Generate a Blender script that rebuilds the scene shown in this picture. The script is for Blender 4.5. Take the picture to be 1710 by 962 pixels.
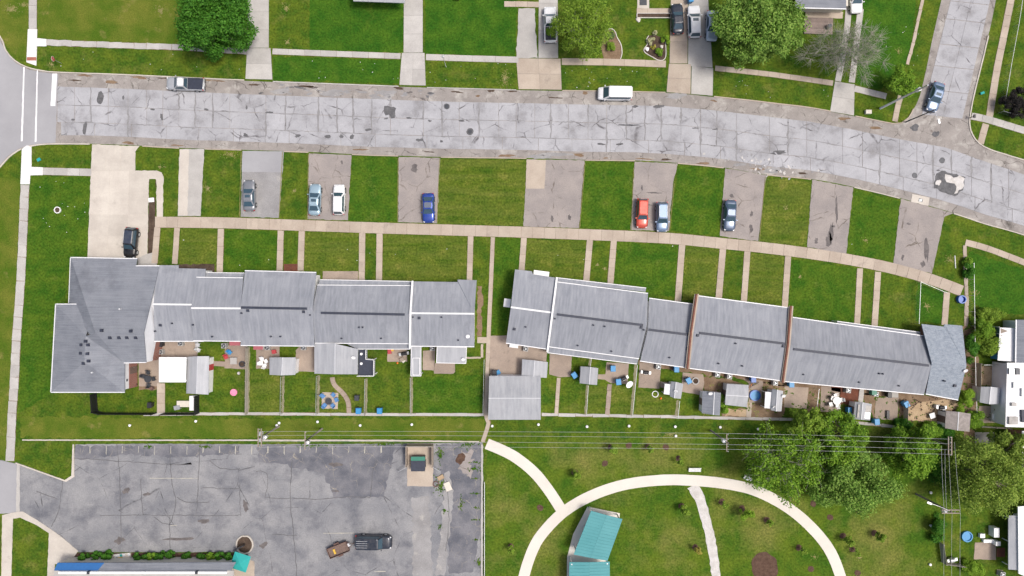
import bpy, math, random
import numpy as np
from mathutils import Vector, Matrix, noise as mnoise

for o in list(bpy.data.objects):
    bpy.data.objects.remove(o)
SC = bpy.context.scene
COL = SC.collection
R = math.radians
random.seed(11)
rng = np.random.default_rng(11)

# ------------------------------------------------------------------ camera, sky, sun, exposure
CAM_H = 103.64          # drone height in metres
S = 11.0                # photograph pixels per metre on the ground
cam_d = bpy.data.cameras.new('camera')
cam_d.lens = 24.0
cam_d.sensor_width = 36.0
cam_d.clip_start = 0.5
cam_d.clip_end = 3000
cam = bpy.data.objects.new('camera', cam_d)
cam.location = (0, 0, CAM_H)
cam.rotation_euler = (0, 0, 0)
COL.objects.link(cam)
SC.camera = cam

SUN_EL, SUN_AZ = 66, 95          # degrees; azimuth clockwise from +y
W = bpy.data.worlds.new('World')
SC.world = W
W.use_nodes = True
wn = W.node_tree.nodes
sky = wn.new('ShaderNodeTexSky')
sky.sky_type = 'NISHITA'
sky.sun_disc = False
sky.sun_elevation = R(SUN_EL)
sky.sun_rotation = R(SUN_AZ)
sky.air_density = 0.8
sky.dust_density = 6.0
sky.ozone_density = 0.6
wn['Background'].inputs['Strength'].default_value = 0.095
W.node_tree.links.new(sky.outputs[0], wn['Background'].inputs[0])
sd = bpy.data.lights.new('sun', 'SUN')
sd.energy = 1.5
sd.angle = R(13)
sd.color = (1.0, 0.965, 0.915)
sun = bpy.data.objects.new('sun', sd)
az = R(SUN_AZ)
dirv = Vector((math.sin(az) * math.cos(R(SUN_EL)), math.cos(az) * math.cos(R(SUN_EL)), math.sin(R(SUN_EL))))
sun.rotation_euler = dirv.to_track_quat('Z', 'Y').to_euler()
sun.location = (40, -5, 95)
COL.objects.link(sun)
SC.view_settings.view_transform = 'Standard'
SC.view_settings.look = 'None'
SC.view_settings.gamma = 1
SC.view_settings.use_curve_mapping = False
SC.view_settings.exposure = 0.60

# ------------------------------------------------------------------ helpers
def G(px, py, z=0.0):
    """a photograph position on a surface of height z -> metres"""
    k = (1 - z / CAM_H) / S
    return Vector(((px - 855) * k, (481 - py) * k, z))

def tag(o, label=None, cat=None, group=None, kind=None):
    if label: o['label'] = label
    if cat: o['category'] = cat
    if group: o['group'] = group
    if kind: o['kind'] = kind
    return o

def empty(name, loc, rz=0.0):
    o = bpy.data.objects.new(name, None)
    o.empty_display_size = 0.5
    COL.objects.link(o)
    o.location = loc
    o.rotation_euler = (0, 0, rz)
    return o

def thing(name, label, cat, loc, rz=0.0, group=None):
    return tag(empty(name, loc, rz), label, cat, group)

class MB:
    def __init__(s):
        s.v = []; s.f = []
    def add(s, vs, fs):
        n = len(s.v)
        s.v += [tuple(v) for v in vs]
        s.f += [tuple(i + n for i in f) for f in fs]
        return s
    def box(s, cx, cy, z0, sx, sy, sz, rz=0.0, taper=1.0):
        c, n = math.cos(rz), math.sin(rz)
        vs = []
        for z, k in ((z0, 1.0), (z0 + sz, taper)):
            for x, y in ((-1, -1), (1, -1), (1, 1), (-1, 1)):
                x *= sx / 2 * k; y *= sy / 2 * k
                vs.append((cx + x * c - y * n, cy + x * n + y * c, z))
        return s.add(vs, [(3, 2, 1, 0), (4, 5, 6, 7), (0, 1, 5, 4), (1, 2, 6, 5), (2, 3, 7, 6), (3, 0, 4, 7)])
    def prism(s, poly, z0, z1):
        n = len(poly)
        a = sum(poly[i][0] * poly[(i + 1) % n][1] - poly[(i + 1) % n][0] * poly[i][1] for i in range(n))
        if a < 0: poly = poly[::-1]
        vs = [(p[0], p[1], z0) for p in poly] + [(p[0], p[1], z1) for p in poly]
        fs = [tuple(range(n - 1, -1, -1)), tuple(range(n, 2 * n))]
        fs += [(i, (i + 1) % n, n + (i + 1) % n, n + i) for i in range(n)]
        return s.add(vs, fs)
    def slab3(s, quad, t):
        """thick sheet under a 3-D polygon"""
        n = len(quad)
        q = [Vector(p) for p in quad]
        nz = sum(q[i].x * q[(i + 1) % n].y - q[(i + 1) % n].x * q[i].y for i in range(n))
        if nz < 0: q = q[::-1]
        vs = [p for p in q] + [p - Vector((0, 0, t)) for p in q]
        fs = [tuple(range(n)), tuple(range(2 * n - 1, n - 1, -1))]
        fs += [(i, n + i, n + (i + 1) % n, (i + 1) % n) for i in range(n)]
        return s.add(vs, fs)
    def tube(s, pts, r, n=6, r1=None):
        pts = [Vector(p) for p in pts]
        m = len(pts)
        vs = []
        for i, p in enumerate(pts):
            d = (pts[min(i + 1, m - 1)] - pts[max(i - 1, 0)])
            d = d.normalized() if d.length > 1e-9 else Vector((0, 0, 1))
            u = d.cross(Vector((0, 0, 1)))
            if u.length < 1e-3: u = d.cross(Vector((0, 1, 0)))
            u.normalize(); w = d.cross(u)
            rr = r if r1 is None else r + (r1 - r) * i / (m - 1)
            for k in range(n):
                a = 2 * math.pi * k / n
                vs.append(p + (u * math.cos(a) + w * math.sin(a)) * rr)
        fs = []
        for i in range(m - 1):
            for k in range(n):
                fs.append((i * n + k, i * n + (k + 1) % n, (i + 1) * n + (k + 1) % n, (i + 1) * n + k))
        fs.append(tuple(range(n))); fs.append(tuple(range(m * n - 1, (m - 1) * n - 1, -1)))
        return s.add(vs, fs)
    def lathe(s, cx, cy, prof, n=14):
        vs = []
        for r, z in prof:
            for k in range(n):
                a = 2 * math.pi * k / n
                vs.append((cx + r * math.cos(a), cy + r * math.sin(a), z))
        fs = []
        for i in range(len(prof) - 1):
            for k in range(n):
                fs.append((i * n + k, i * n + (k + 1) % n, (i + 1) * n + (k + 1) % n, (i + 1) * n + k))
        fs.append(tuple(range(n - 1, -1, -1)))
        fs.append(tuple(range((len(prof) - 1) * n, len(prof) * n)))
        return s.add(vs, fs)
    def loft(s, rings, caps=True):
        n = len(rings[0]); m = len(rings)
        vs = [p for r in rings for p in r]
        fs = []
        for i in range(m - 1):
            for k in range(n):
                fs.append((i * n + k, i * n + (k + 1) % n, (i + 1) * n + (k + 1) % n, (i + 1) * n + k))
        if caps:
            fs.append(tuple(range(n - 1, -1, -1))); fs.append(tuple(range((m - 1) * n, m * n)))
        return s.add(vs, fs)
    def build(s, name, mat, parent=None, smooth=False, loc=None):
        me = bpy.data.meshes.new(name)
        vs = s.v
        if loc is not None:
            vs = [(v[0] - loc[0], v[1] - loc[1], v[2] - loc[2]) for v in vs]
        me.from_pydata(vs, [], s.f)
        me.update()
        if smooth:
            me.polygons.foreach_set('use_smooth', [True] * len(me.polygons))
        me.materials.append(mat)
        o = bpy.data.objects.new(name, me)
        COL.objects.link(o)
        if parent is not None: o.parent = parent
        if loc is not None: o.location = loc
        return o

def fixn(o):
    import bmesh
    b = bmesh.new(); b.from_mesh(o.data)
    bmesh.ops.recalc_face_normals(b, faces=b.faces)
    b.to_mesh(o.data); b.free()
    return o

def catmull(pts, step=6.0):
    """smooth px polyline, sampled about every `step` px"""
    P = [Vector((p[0], p[1])) for p in pts]
    if len(P) == 2:
        n = max(1, int((P[1] - P[0]).length / step))
        return [P[0].lerp(P[1], i / n) for i in range(n + 1)]
    out = []
    for i in range(len(P) - 1):
        p0 = P[max(i - 1, 0)]; p1 = P[i]; p2 = P[i + 1]; p3 = P[min(i + 2, len(P) - 1)]
        n = max(1, int((p2 - p1).length / step))
        for j in range(n):
            t = j / n
            out.append(0.5 * ((2 * p1) + (p2 - p0) * t + (2 * p0 - 5 * p1 + 4 * p2 - p3) * t * t + (3 * p1 - p0 - 3 * p2 + p3) * t ** 3))
    out.append(P[-1])
    return out

def normals(pl):
    out = []
    for i in range(len(pl)):
        d = pl[min(i + 1, len(pl) - 1)] - pl[max(i - 1, 0)]
        d.normalize()
        out.append(Vector((-d.y, d.x)))
    return out

def ribbon(pts, w, jit=0.0, step=6.0, smooth=True):
    pl = catmull(pts, step) if smooth else [Vector(p) for p in pts]
    ns = normals(pl)
    ww = w if callable(w) else (lambda t: w)
    m = len(pl) - 1
    a = [pl[i] + ns[i] * (ww(i / m) / 2 + random.uniform(-jit, jit)) for i in range(len(pl))]
    b = [pl[i] - ns[i] * (ww(i / m) / 2 + random.uniform(-jit, jit)) for i in range(len(pl))]
    return [tuple(p) for p in a] + [tuple(p) for p in b[::-1]]

def rough_poly(poly, jit, step=5.0):
    """resample a px polygon's edges and make them ragged"""
    if jit <= 0: return poly
    out = []
    n = len(poly)
    for i in range(n):
        a = Vector(poly[i][:2]); b = Vector(poly[(i + 1) % n][:2])
        k = max(1, int((b - a).length / step))
        d = (b - a).normalized(); nn = Vector((-d.y, d.x))
        for j in range(k):
            t = j / k
            off = 0 if j == 0 else random.gauss(0, jit)
            out.append(tuple(a.lerp(b, t) + nn * off))
    return out

def sheet(name, poly, z, mat, jit=0.0, kind='structure', parent=None, skirt=0.05, label=None, cat=None, group=None, step=5.0):
    poly = rough_poly(poly, jit, step)
    pts = [G(p[0], p[1], 0) for p in poly]
    loc = None
    if parent is None:
        c = sum(pts, Vector()) / len(pts)
        loc = Vector((c.x, c.y, 0))
    mb = MB().prism([(p.x, p.y) for p in pts], z - skirt, z)
    o = mb.build(name, mat, parent, loc=loc)
    if parent is None: tag(o, label, cat, group, kind)
    return o

def blob(px, py, rx, ry, n=14, rough=0.22, rot=0.0):
    out = []
    ph = random.uniform(0, 6)
    for i in range(n):
        a = 2 * math.pi * i / n
        k = 1 + rough * (math.sin(2 * a + ph) * .5 + random.uniform(-.7, .7))
        x, y = rx * k * math.cos(a), ry * k * math.sin(a)
        out.append((px + x * math.cos(rot) - y * math.sin(rot), py + x * math.sin(rot) + y * math.cos(rot)))
    return out

# ------------------------------------------------------------------ materials
def srgb(r, g, b):
    f = lambda c: (c / 255 / 12.92) if c / 255 <= 0.04045 else ((c / 255 + 0.055) / 1.055) ** 2.4
    return (f(r), f(g), f(b), 1)

def new_mat(name):
    m = bpy.data.materials.new(name)
    m.use_nodes = True
    nt = m.node_tree
    return m, nt, nt.nodes, nt.links, nt.nodes['Principled BSDF']

def plain(name, col, rough=0.6, metal=0.0, var=0.06, vs=3.0, coat=0.0):
    m, nt, N, L, B = new_mat(name)
    tc = N.new('ShaderNodeTexCoord')
    nz = N.new('ShaderNodeTexNoise'); nz.inputs['Scale'].default_value = vs; nz.inputs['Detail'].default_value = 4
    L.new(tc.outputs['Object'], nz.inputs['Vector'])
    mr = N.new('ShaderNodeMapRange'); mr.inputs['From Min'].default_value = 0.3; mr.inputs['From Max'].default_value = 0.7
    mr.inputs['To Min'].default_value = 1 - var; mr.inputs['To Max'].default_value = 1 + var
    L.new(nz.outputs[0], mr.inputs[0])
    mx = N.new('ShaderNodeMix'); mx.data_type = 'RGBA'; mx.blend_type = 'MULTIPLY'; mx.inputs['Factor'].default_value = 1
    mx.inputs[6].default_value = (*col[:3], 1)
    L.new(mr.outputs[0], mx.inputs[7])
    L.new(mx.outputs[2], B.inputs['Base Color'])
    B.inputs['Roughness'].default_value = rough
    B.inputs['Metallic'].default_value = metal
    if coat: B.inputs['Coat Weight'].default_value = coat
    return m

def mottle(name, c1, c2, s1=0.4, s2=6.0, fine=0.18, stain=None, stain_s=0.25, stain_lo=0.58, stain_hi=0.72,
           cracks=None, crack_s=0.4, crack_w=0.02, rough=0.9, bump=0.3, streak=None, rand=0.0, coord='world', spots=None, spot_s=1.2, spot_lo=.7):
    """weathered surface: two tones by broad noise, fine grain, optional stains, cracks, streaks, spots"""
    m, nt, N, L, B = new_mat(name)
    if coord == 'world':
        vec = N.new('ShaderNodeNewGeometry').outputs['Position']
    else:
        vec = N.new('ShaderNodeTexCoord').outputs['Object']
    def noise(sc, det=5, rough_=0.6, v=None):
        n = N.new('ShaderNodeTexNoise')
        n.inputs['Scale'].default_value = sc; n.inputs['Detail'].default_value = det; n.inputs['Roughness'].default_value = rough_
        L.new(v or vec, n.inputs['Vector'])
        return n.outputs[0]
    def rng_(v, a, b, c, d):
        r = N.new('ShaderNodeMapRange'); r.inputs['From Min'].default_value = a; r.inputs['From Max'].default_value = b
        r.inputs['To Min'].default_value = c; r.inputs['To Max'].default_value = d
        L.new(v, r.inputs[0]); return r.outputs[0]
    def mix(fac, a, b, mode='MIX'):
        x = N.new('ShaderNodeMix'); x.data_type = 'RGBA'; x.blend_type = mode
        if isinstance(fac, (int, float)): x.inputs['Factor'].default_value = fac
        else: L.new(fac, x.inputs['Factor'])
        for sock, val in ((x.inputs[6], a), (x.inputs[7], b)):
            if isinstance(val, tuple): sock.default_value = (*val[:3], 1)
            else: L.new(val, sock)
        return x.outputs[2]
    col = mix(rng_(noise(s1), .36, .64, 0, 1), c1, c2)
    if streak:
        mp = N.new('ShaderNodeMapping'); mp.inputs['Scale'].default_value = (streak[0], streak[1], 1)
        L.new(vec, mp.inputs['Vector'])
        col = mix(rng_(noise(1.0, 4, .55, mp.outputs[0]), .35, .7, 0, streak[3]), col, streak[2])
    if stain:
        col = mix(rng_(noise(stain_s, 7, .65), stain_lo, stain_hi, 0, 1), col, stain)
    if spots:
        col = mix(rng_(noise(spot_s, 3, .5), spot_lo, spot_lo + .05, 0, .8), col, spots)
    g = rng_(noise(s2, 6, .7), .25, .75, 1 - fine, 1 + fine)
    col = mix(1.0, col, g, 'MULTIPLY')
    if cracks:
        wv = N.new('ShaderNodeVectorMath'); wv.operation = 'MULTIPLY_ADD'
        nn = N.new('ShaderNodeTexNoise'); nn.inputs['Scale'].default_value = crack_s * 2.5; nn.inputs['Detail'].default_value = 4
        L.new(vec, nn.inputs['Vector'])
        L.new(nn.outputs['Color'], wv.inputs[0]); wv.inputs[1].default_value = (.9, .9, 0); L.new(vec, wv.inputs[2])
        vo = N.new('ShaderNodeTexVoronoi'); vo.feature = 'DISTANCE_TO_EDGE'; vo.inputs['Scale'].default_value = crack_s
        L.new(wv.outputs[0], vo.inputs['Vector'])
        cw = rng_(noise(.5, 3), .45, .65, 0, 1)
        lo = rng_(vo.outputs['Distance'], crack_w * .3, crack_w, 1, 0)
        mm = N.new('ShaderNodeMath'); mm.operation = 'MULTIPLY'; L.new(cw, mm.inputs[0]); L.new(lo, mm.inputs[1])
        col = mix(mm.outputs[0], col, cracks)
    if rand:
        oi = N.new('ShaderNodeObjectInfo')
        col = mix(1.0, col, rng_(oi.outputs['Random'], 0, 1, 1 - rand, 1 + rand), 'MULTIPLY')
    L.new(col, B.inputs['Base Color'])
    B.inputs['Roughness'].default_value = rough
    B.inputs['Specular IOR Level'].default_value = 0.06 if rough >= .9 else .25
    if bump:
        bp = N.new('ShaderNodeBump'); bp.inputs['Strength'].default_value = bump; bp.inputs['Distance'].default_value = 0.05
        L.new(noise(s2, 6, .7), bp.inputs['Height']); L.new(bp.outputs[0], B.inputs['Normal'])
    return m

def leafmat(name, c1, c2, trans=0.32):
    m, nt, N, L, B = new_mat(name)
    ge = N.new('ShaderNodeNewGeometry')
    cr = N.new('ShaderNodeMix'); cr.data_type = 'RGBA'
    cr.inputs[6].default_value = (*c1[:3], 1); cr.inputs[7].default_value = (*c2[:3], 1)
    L.new(ge.outputs['Random Per Island'], cr.inputs['Factor'])
    L.new(cr.outputs[2], B.inputs['Base Color'])
    B.inputs['Roughness'].default_value = 0.55
    B.inputs['Specular IOR Level'].default_value = 0.12
    tr = N.new('ShaderNodeBsdfTranslucent'); L.new(cr.outputs[2], tr.inputs['Color'])
    ms = N.new('ShaderNodeMixShader'); ms.inputs[0].default_value = trans
    L.new(B.outputs[0], ms.inputs[1]); L.new(tr.outputs[0], ms.inputs[2])
    L.new(ms.outputs[0], N['Material Output'].inputs['Surface'])
    return m

def brickmat(name, c1, c2, mortar, scale=4.0):
    m, nt, N, L, B = new_mat(name)
    tc = N.new('ShaderNodeTexCoord')
    sx = N.new('ShaderNodeSeparateXYZ'); L.new(tc.outputs['Object'], sx.inputs[0])
    ad = N.new('ShaderNodeMath'); L.new(sx.outputs[0], ad.inputs[0]); L.new(sx.outputs[1], ad.inputs[1])
    cb = N.new('ShaderNodeCombineXYZ'); L.new(ad.outputs[0], cb.inputs[0]); L.new(sx.outputs[2], cb.inputs[1])
    br = N.new('ShaderNodeTexBrick'); br.inputs['Scale'].default_value = scale
    br.inputs['Color1'].default_value = c1; br.inputs['Color2'].default_value = c2; br.inputs['Mortar'].default_value = mortar
    L.new(cb.outputs[0], br.inputs['Vector'])
    L.new(br.outputs[0], B.inputs['Base Color'])
    B.inputs['Roughness'].default_value = 0.9
    return m

def paint(name, col, rough=0.28, metal=0.35):
    m, nt, N, L, B = new_mat(name)
    B.inputs['Base Color'].default_value = (*col[:3], 1)
    B.inputs['Roughness'].default_value = rough
    B.inputs['Metallic'].default_value = metal
    B.inputs['Coat Weight'].default_value = 0.5
    B.inputs['Coat Roughness'].default_value = 0.08
    # thin road dust
    tc = N.new('ShaderNodeTexCoord')
    nz = N.new('ShaderNodeTexNoise'); nz.inputs['Scale'].default_value = 2.2; nz.inputs['Detail'].default_value = 6
    L.new(tc.outputs['Object'], nz.inputs['Vector'])
    mr = N.new('ShaderNodeMapRange'); mr.inputs['From Min'].default_value = .35; mr.inputs['From Max'].default_value = .8
    mr.inputs['To Min'].default_value = 0; mr.inputs['To Max'].default_value = .18
    L.new(nz.outputs[0], mr.inputs[0])
    mx = N.new('ShaderNodeMix'); mx.data_type = 'RGBA'
    mx.inputs[6].default_value = (*col[:3], 1); mx.inputs[7].default_value = (.3, .28, .25, 1)
    L.new(mr.outputs[0], mx.inputs['Factor']); L.new(mx.outputs[2], B.inputs['Base Color'])
    return m

M = {}
M['lawn'] = mottle('lawn_grass', (.038, .090, .009), (.098, .138, .014), s1=.45, s2=3.2, fine=.65, stain=(.18, .175, .045), stain_s=.35, stain_lo=.55, stain_hi=.85, bump=.8, spots=(.20, .19, .06), spot_s=.9, spot_lo=.74)
M['lawn_deep'] = mottle('deep_green_grass', (.026, .090, .008), (.055, .125, .011), s1=.45, s2=3.4, fine=.6, stain=(.10, .15, .02), stain_s=.2, stain_lo=.6, stain_hi=.85, bump=.8)
M['lawn_dry'] = mottle('dry_grass', (.066, .120, .011), (.135, .155, .024), s1=.25, s2=5, fine=.4, stain=(.27, .22, .08), stain_s=.35, stain_lo=.58, stain_hi=.8, bump=.8)
M['lawn_park'] = mottle('park_grass', (.042, .100, .009), (.095, .142, .014), s1=.3, s2=3.2, fine=.6, stain=(.19, .18, .05), stain_s=.10, stain_lo=.48, stain_hi=.74, bump=.8)
M['lawn_b'] = mottle('cool_green_grass', (.034, .095, .008), (.075, .132, .012), s1=.5, s2=3.2, fine=.62, stain=(.12, .15, .03), stain_s=.4, stain_lo=.58, stain_hi=.85, bump=.8)
M['lawn_c'] = mottle('mown_striped_grass', (.046, .094, .009), (.10, .136, .015), s1=.4, s2=3.2, fine=.62, streak=(.10, 1.1, (.15, .165, .035), .55), stain=(.20, .185, .05), stain_s=.4, stain_lo=.57, stain_hi=.85, bump=.8)
M['slab_dirt'] = mottle('grimy_concrete', (.285, .283, .288), (.235, .232, .236), s1=.9, s2=8, fine=.22, cracks=(.13, .125, .13), crack_s=.7, crack_w=.03, bump=.3)
M['dead_grass'] = mottle('dead_grass', (.27, .24, .11), (.18, .18, .055), s1=1.5, s2=7, fine=.4, bump=.8)
M['soil'] = mottle('bare_soil', (.17, .115, .075), (.25, .18, .12), s1=.8, s2=8, fine=.4, bump=.8)
M['dark_soil'] = mottle('dark_soil', (.060, .042, .032), (.11, .08, .06), s1=1, s2=9, fine=.4, bump=.8)
M['mulch'] = mottle('brown_mulch', (.085, .052, .038), (.13, .082, .060), s1=2, s2=14, fine=.5, bump=1)
M['sand'] = mottle('sandy_soil', (.46, .35, .23), (.37, .27, .17), s1=.7, s2=7, fine=.25, stain=(.22, .15, .09), stain_s=.8, bump=.5)
M['slab'] = mottle('street_concrete', (.405, .408, .428), (.325, .327, .345), s1=.30, s2=6, fine=.14, stain=(.215, .208, .21), stain_s=.30, stain_lo=.53, stain_hi=.80, cracks=(.13, .125, .13), crack_s=.28, crack_w=.022, rand=.05, bump=.25)
M['shoulder'] = mottle('street_shoulder', (.32, .295, .275), (.25, .23, .215), s1=.4, s2=7, fine=.18, stain=(.43, .41, .38), stain_s=.45, stain_lo=.52, stain_hi=.68, cracks=(.11, .10, .09), crack_s=.5, crack_w=.03, bump=.3, spots=(.15, .125, .11), spot_s=.7, spot_lo=.69)
M['joint'] = mottle('joint_filler', (.16, .155, .155), (.22, .215, .21), s1=.8, s2=9, fine=.3, bump=.3)
M['asphalt_new'] = mottle('smooth_asphalt', (.36, .36, .375), (.30, .30, .315), s1=.12, s2=10, fine=.07, bump=.15)
M['lot'] = mottle('car_park_asphalt', (.20, .205, .22), (.29, .29, .295), s1=.22, s2=5, fine=.22, stain=(.115, .12, .14), stain_s=.28, stain_lo=.48, stain_hi=.72, cracks=(.07, .07, .075), crack_s=.11, crack_w=.006, bump=.35)
M['lot_dark'] = mottle('old_dark_asphalt', (.115, .12, .14), (.20, .20, .215), s1=.4, s2=6, fine=.22, cracks=(.33, .30, .25), crack_s=.6, crack_w=.02, bump=.35)
M['bay'] = mottle('bay_asphalt', (.335, .300, .280), (.27, .245, .235), s1=.35, s2=6, fine=.16, stain=(.17, .155, .15), stain_s=.5, stain_lo=.63, stain_hi=.78, cracks=(.13, .11, .09), crack_s=.3, crack_w=.02, bump=.3)
M['bay_gray'] = mottle('bay_grey_asphalt', (.32, .315, .315), (.25, .245, .245), s1=.35, s2=6, fine=.18, stain=(.40, .385, .36), stain_s=.5, stain_lo=.55, stain_hi=.7, bump=.3)
M['conc'] = mottle('light_concrete', (.56, .52, .46), (.48, .44, .39), s1=.4, s2=7, fine=.10, stain=(.36, .33, .29), stain_s=.5, stain_lo=.6, stain_hi=.8, rand=.07, bump=.2)
M['conc_tan'] = mottle('tan_concrete', (.46, .395, .325), (.40, .335, .275), s1=.4, s2=7, fine=.12, stain=(.29, .245, .21), stain_s=.45, stain_lo=.58, stain_hi=.78, rand=.07, bump=.2)
M['conc_gray'] = mottle('grey_concrete', (.47, .455, .43), (.40, .385, .365), s1=.4, s2=7, fine=.13, stain=(.27, .25, .235), stain_s=.5, stain_lo=.6, stain_hi=.8, rand=.07, bump=.2)
M['conc_white'] = mottle('new_white_concrete', (.74, .73, .72), (.68, .67, .66), s1=.5, s2=7, fine=.06, stain=(.56, .53, .48), stain_s=.5, stain_lo=.62, stain_hi=.85, bump=.1)
M['path_white'] = mottle('park_path_concrete', (.70, .655, .585), (.64, .60, .54), s1=.25, s2=7, fine=.06, stain=(.56, .52, .46), stain_s=.3, stain_lo=.6, stain_hi=.85, bump=.1)
M['gravel'] = mottle('pale_gravel', (.62, .60, .58), (.50, .48, .45), s1=1.2, s2=14, fine=.28, bump=.8)
M['patio'] = mottle('patio_concrete', (.37, .30, .245), (.30, .245, .205), s1=.5, s2=7, fine=.15, stain=(.20, .165, .14), stain_s=.6, stain_lo=.58, stain_hi=.75, rand=.1, bump=.3)
M['patio_brick'] = mottle('red_paver', (.19, .075, .05), (.13, .055, .04), s1=1, s2=9, fine=.3, bump=.5)
M['tar'] = mottle('tar_patch', (.105, .105, .11), (.15, .15, .155), s1=1.5, s2=9, fine=.3, bump=.4)
M['oil'] = mottle('oil_stained_asphalt', (.115, .105, .105), (.17, .155, .15), s1=1.2, s2=9, fine=.3, bump=.2)
M['roof'] = mottle('grey_coated_roof', (.205, .220, .252), (.262, .276, .308), s1=.18, s2=9, fine=.10, streak=(2.6, .06, (.37, .385, .415), .55), stain=(.165, .175, .20), stain_s=.22, stain_lo=.56, stain_hi=.8, rough=.75, bump=.15, coord='object', rand=.05)
M['roof_shed'] = mottle('grey_shed_roof', (.30, .315, .34), (.36, .37, .39), s1=.4, s2=9, fine=.1, streak=(2.2, .2, (.46, .47, .49), .7), rough=.75, bump=.2, coord='object', rand=.13)
M['shingle'] = mottle('asphalt_shingle', (.170, .185, .215), (.22, .235, .265), s1=.5, s2=13, fine=.22, streak=(.25, 7.0, (.27, .285, .315), .7), stain=(.145, .155, .18), stain_s=.2, stain_lo=.55, stain_hi=.75, rough=.9, bump=.5, coord='object')
M['shingle_blue'] = mottle('speckled_shingle', (.20, .235, .28), (.29, .325, .37), s1=2.4, s2=11, fine=.38, streak=(1.5, 8.0, (.36, .40, .45), .6), rough=.9, bump=.6, coord='object')
M['shingle_tan'] = mottle('tan_shingle', (.25, .225, .215), (.33, .30, .285), s1=2, s2=11, fine=.25, rough=.9, bump=.5, coord='object')
M['casing'] = plain('grey_casing', (.40, .40, .39), .6, .1)
M['ridge'] = plain('ridge_metal', (.50, .515, .54), .5)
M['fence_soil'] = mottle('fence_line_soil', (.20, .19, .11), (.28, .26, .18), s1=1.2, s2=8, fine=.4, bump=.6)
M['white'] = plain('white_paint', (.80, .80, .80), .55, var=.05)
M['siding'] = plain('white_siding', (.80, .81, .83), .5, var=.04, vs=1.5)
M['trim'] = plain('pale_trim', (.72, .73, .74), .5)
M['cream'] = plain('cream_wall', (.62, .58, .50), .8)
M['brick'] = brickmat('red_brick', (.32, .105, .065, 1), (.24, .08, .055, 1), (.40, .36, .33, 1))
M['brick_top'] = mottle('brick_coping', (.23, .105, .075), (.17, .080, .060), s1=1.5, s2=9, fine=.25, bump=.4)
M['black'] = plain('black_plastic', (.022, .022, .026), .5, var=.2)
M['fence_black'] = plain('black_fence_board', (.012, .012, .016), .6, var=.25)
M['rubber'] = plain('tyre_rubber', (.022, .022, .022), .85)
M['dark'] = plain('dark_metal', (.05, .055, .065), .5, .3, var=.2)
M['vent'] = plain('dark_vent', (.028, .034, .055), .6, var=.2)
M['steel'] = plain('galvanised_steel', (.48, .50, .51), .45, .6, var=.1)
M['alu'] = plain('pale_metal', (.66, .67, .68), .4, .4, var=.08)
M['wood'] = plain('weathered_wood', (.30, .25, .20), .9, var=.25, vs=5)
M['wood_pole'] = plain('utility_pole_wood', (.20, .175, .15), .9, var=.25, vs=4)
M['wood_brown'] = plain('brown_wood', (.165, .115, .095), .85, var=.25, vs=5)
M['fence_wood'] = plain('grey_fence_wood', (.36, .33, .28), .9, var=.2, vs=5)
M['deck'] = mottle('deck_board', (.28, .225, .20), (.22, .18, .165), s1=1, s2=9, fine=.25, rand=.15, bump=.4)
M['blue_bin'] = plain('blue_plastic', (.035, .24, .50), .45)
M['blue_deep'] = plain('deep_blue_plastic', (.02, .11, .42), .4)
M['teal_roof'] = mottle('teal_metal_roof', (.075, .275, .295), (.09, .305, .325), s1=.4, s2=6, fine=.05, rough=.45, bump=.05, coord='object')
M['teal_cloth'] = plain('teal_canvas', (.02, .33, .31), .8)
M['green'] = plain('green_metal', (.03, .19, .13), .5)
M['red'] = plain('red_plastic', (.45, .05, .06), .45)
M['awning_red'] = plain('faded_red_awning', (.40, .12, .14), .8)
M['orange'] = plain('orange_plastic', (.75, .18, .02), .5)
M['pink'] = plain('pink_plastic', (.80, .27, .42), .5)
M['yellow'] = plain('yellow_plastic', (.65, .42, .05), .5)
M['blue_roof'] = plain('blue_awning', (.03, .14, .38), .6)
M['rust'] = plain('rusty_steel', (.15, .092, .078), .85, .2, var=.3, vs=6)
M['cushion'] = plain('blue_cushion', (.10, .24, .48), .8, var=.25, vs=10)
M['bark'] = plain('bark', (.17, .145, .12), .95, var=.3, vs=5)
M['bark_grey'] = plain('grey_bark', (.33, .31, .27), .95, var=.25, vs=5)
M['stone'] = plain('pale_stone', (.58, .55, .50), .9, var=.15)
M['roadpaint'] = mottle('worn_white_paint', (.80, .80, .81), (.72, .72, .73), s1=1, s2=10, fine=.08, stain=(.45, .45, .46), stain_s=1.2, stain_lo=.62, stain_hi=.8, bump=.1)
M['oldpaint'] = mottle('faded_paint', (.48, .46, .38), (.36, .35, .32), s1=1.5, s2=10, fine=.2, bump=.1)
M['tactile'] = plain('tactile_red', (.34, .13, .09), .9, var=.15)
m, nt, N, L, B = new_mat('car_glass')
B.inputs['Base Color'].default_value = (.045, .085, .115, 1); B.inputs['Roughness'].default_value = .06
B.inputs['Specular IOR Level'].default_value = .8
M['glass'] = m
m, nt, N, L, B = new_mat('window_glass')
B.inputs['Base Color'].default_value = (.04, .05, .06, 1); B.inputs['Roughness'].default_value = .08
M['pane'] = m
m, nt, N, L, B = new_mat('wire')
B.inputs['Base Color'].default_value = (.55, .56, .56, 1); B.inputs['Roughness'].default_value = .5
M['wire'] = m
M['lamp_red'] = plain('tail_light', (.40, .02, .02), .25)
M['lamp_white'] = plain('head_light', (.80, .82, .84), .15)
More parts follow.
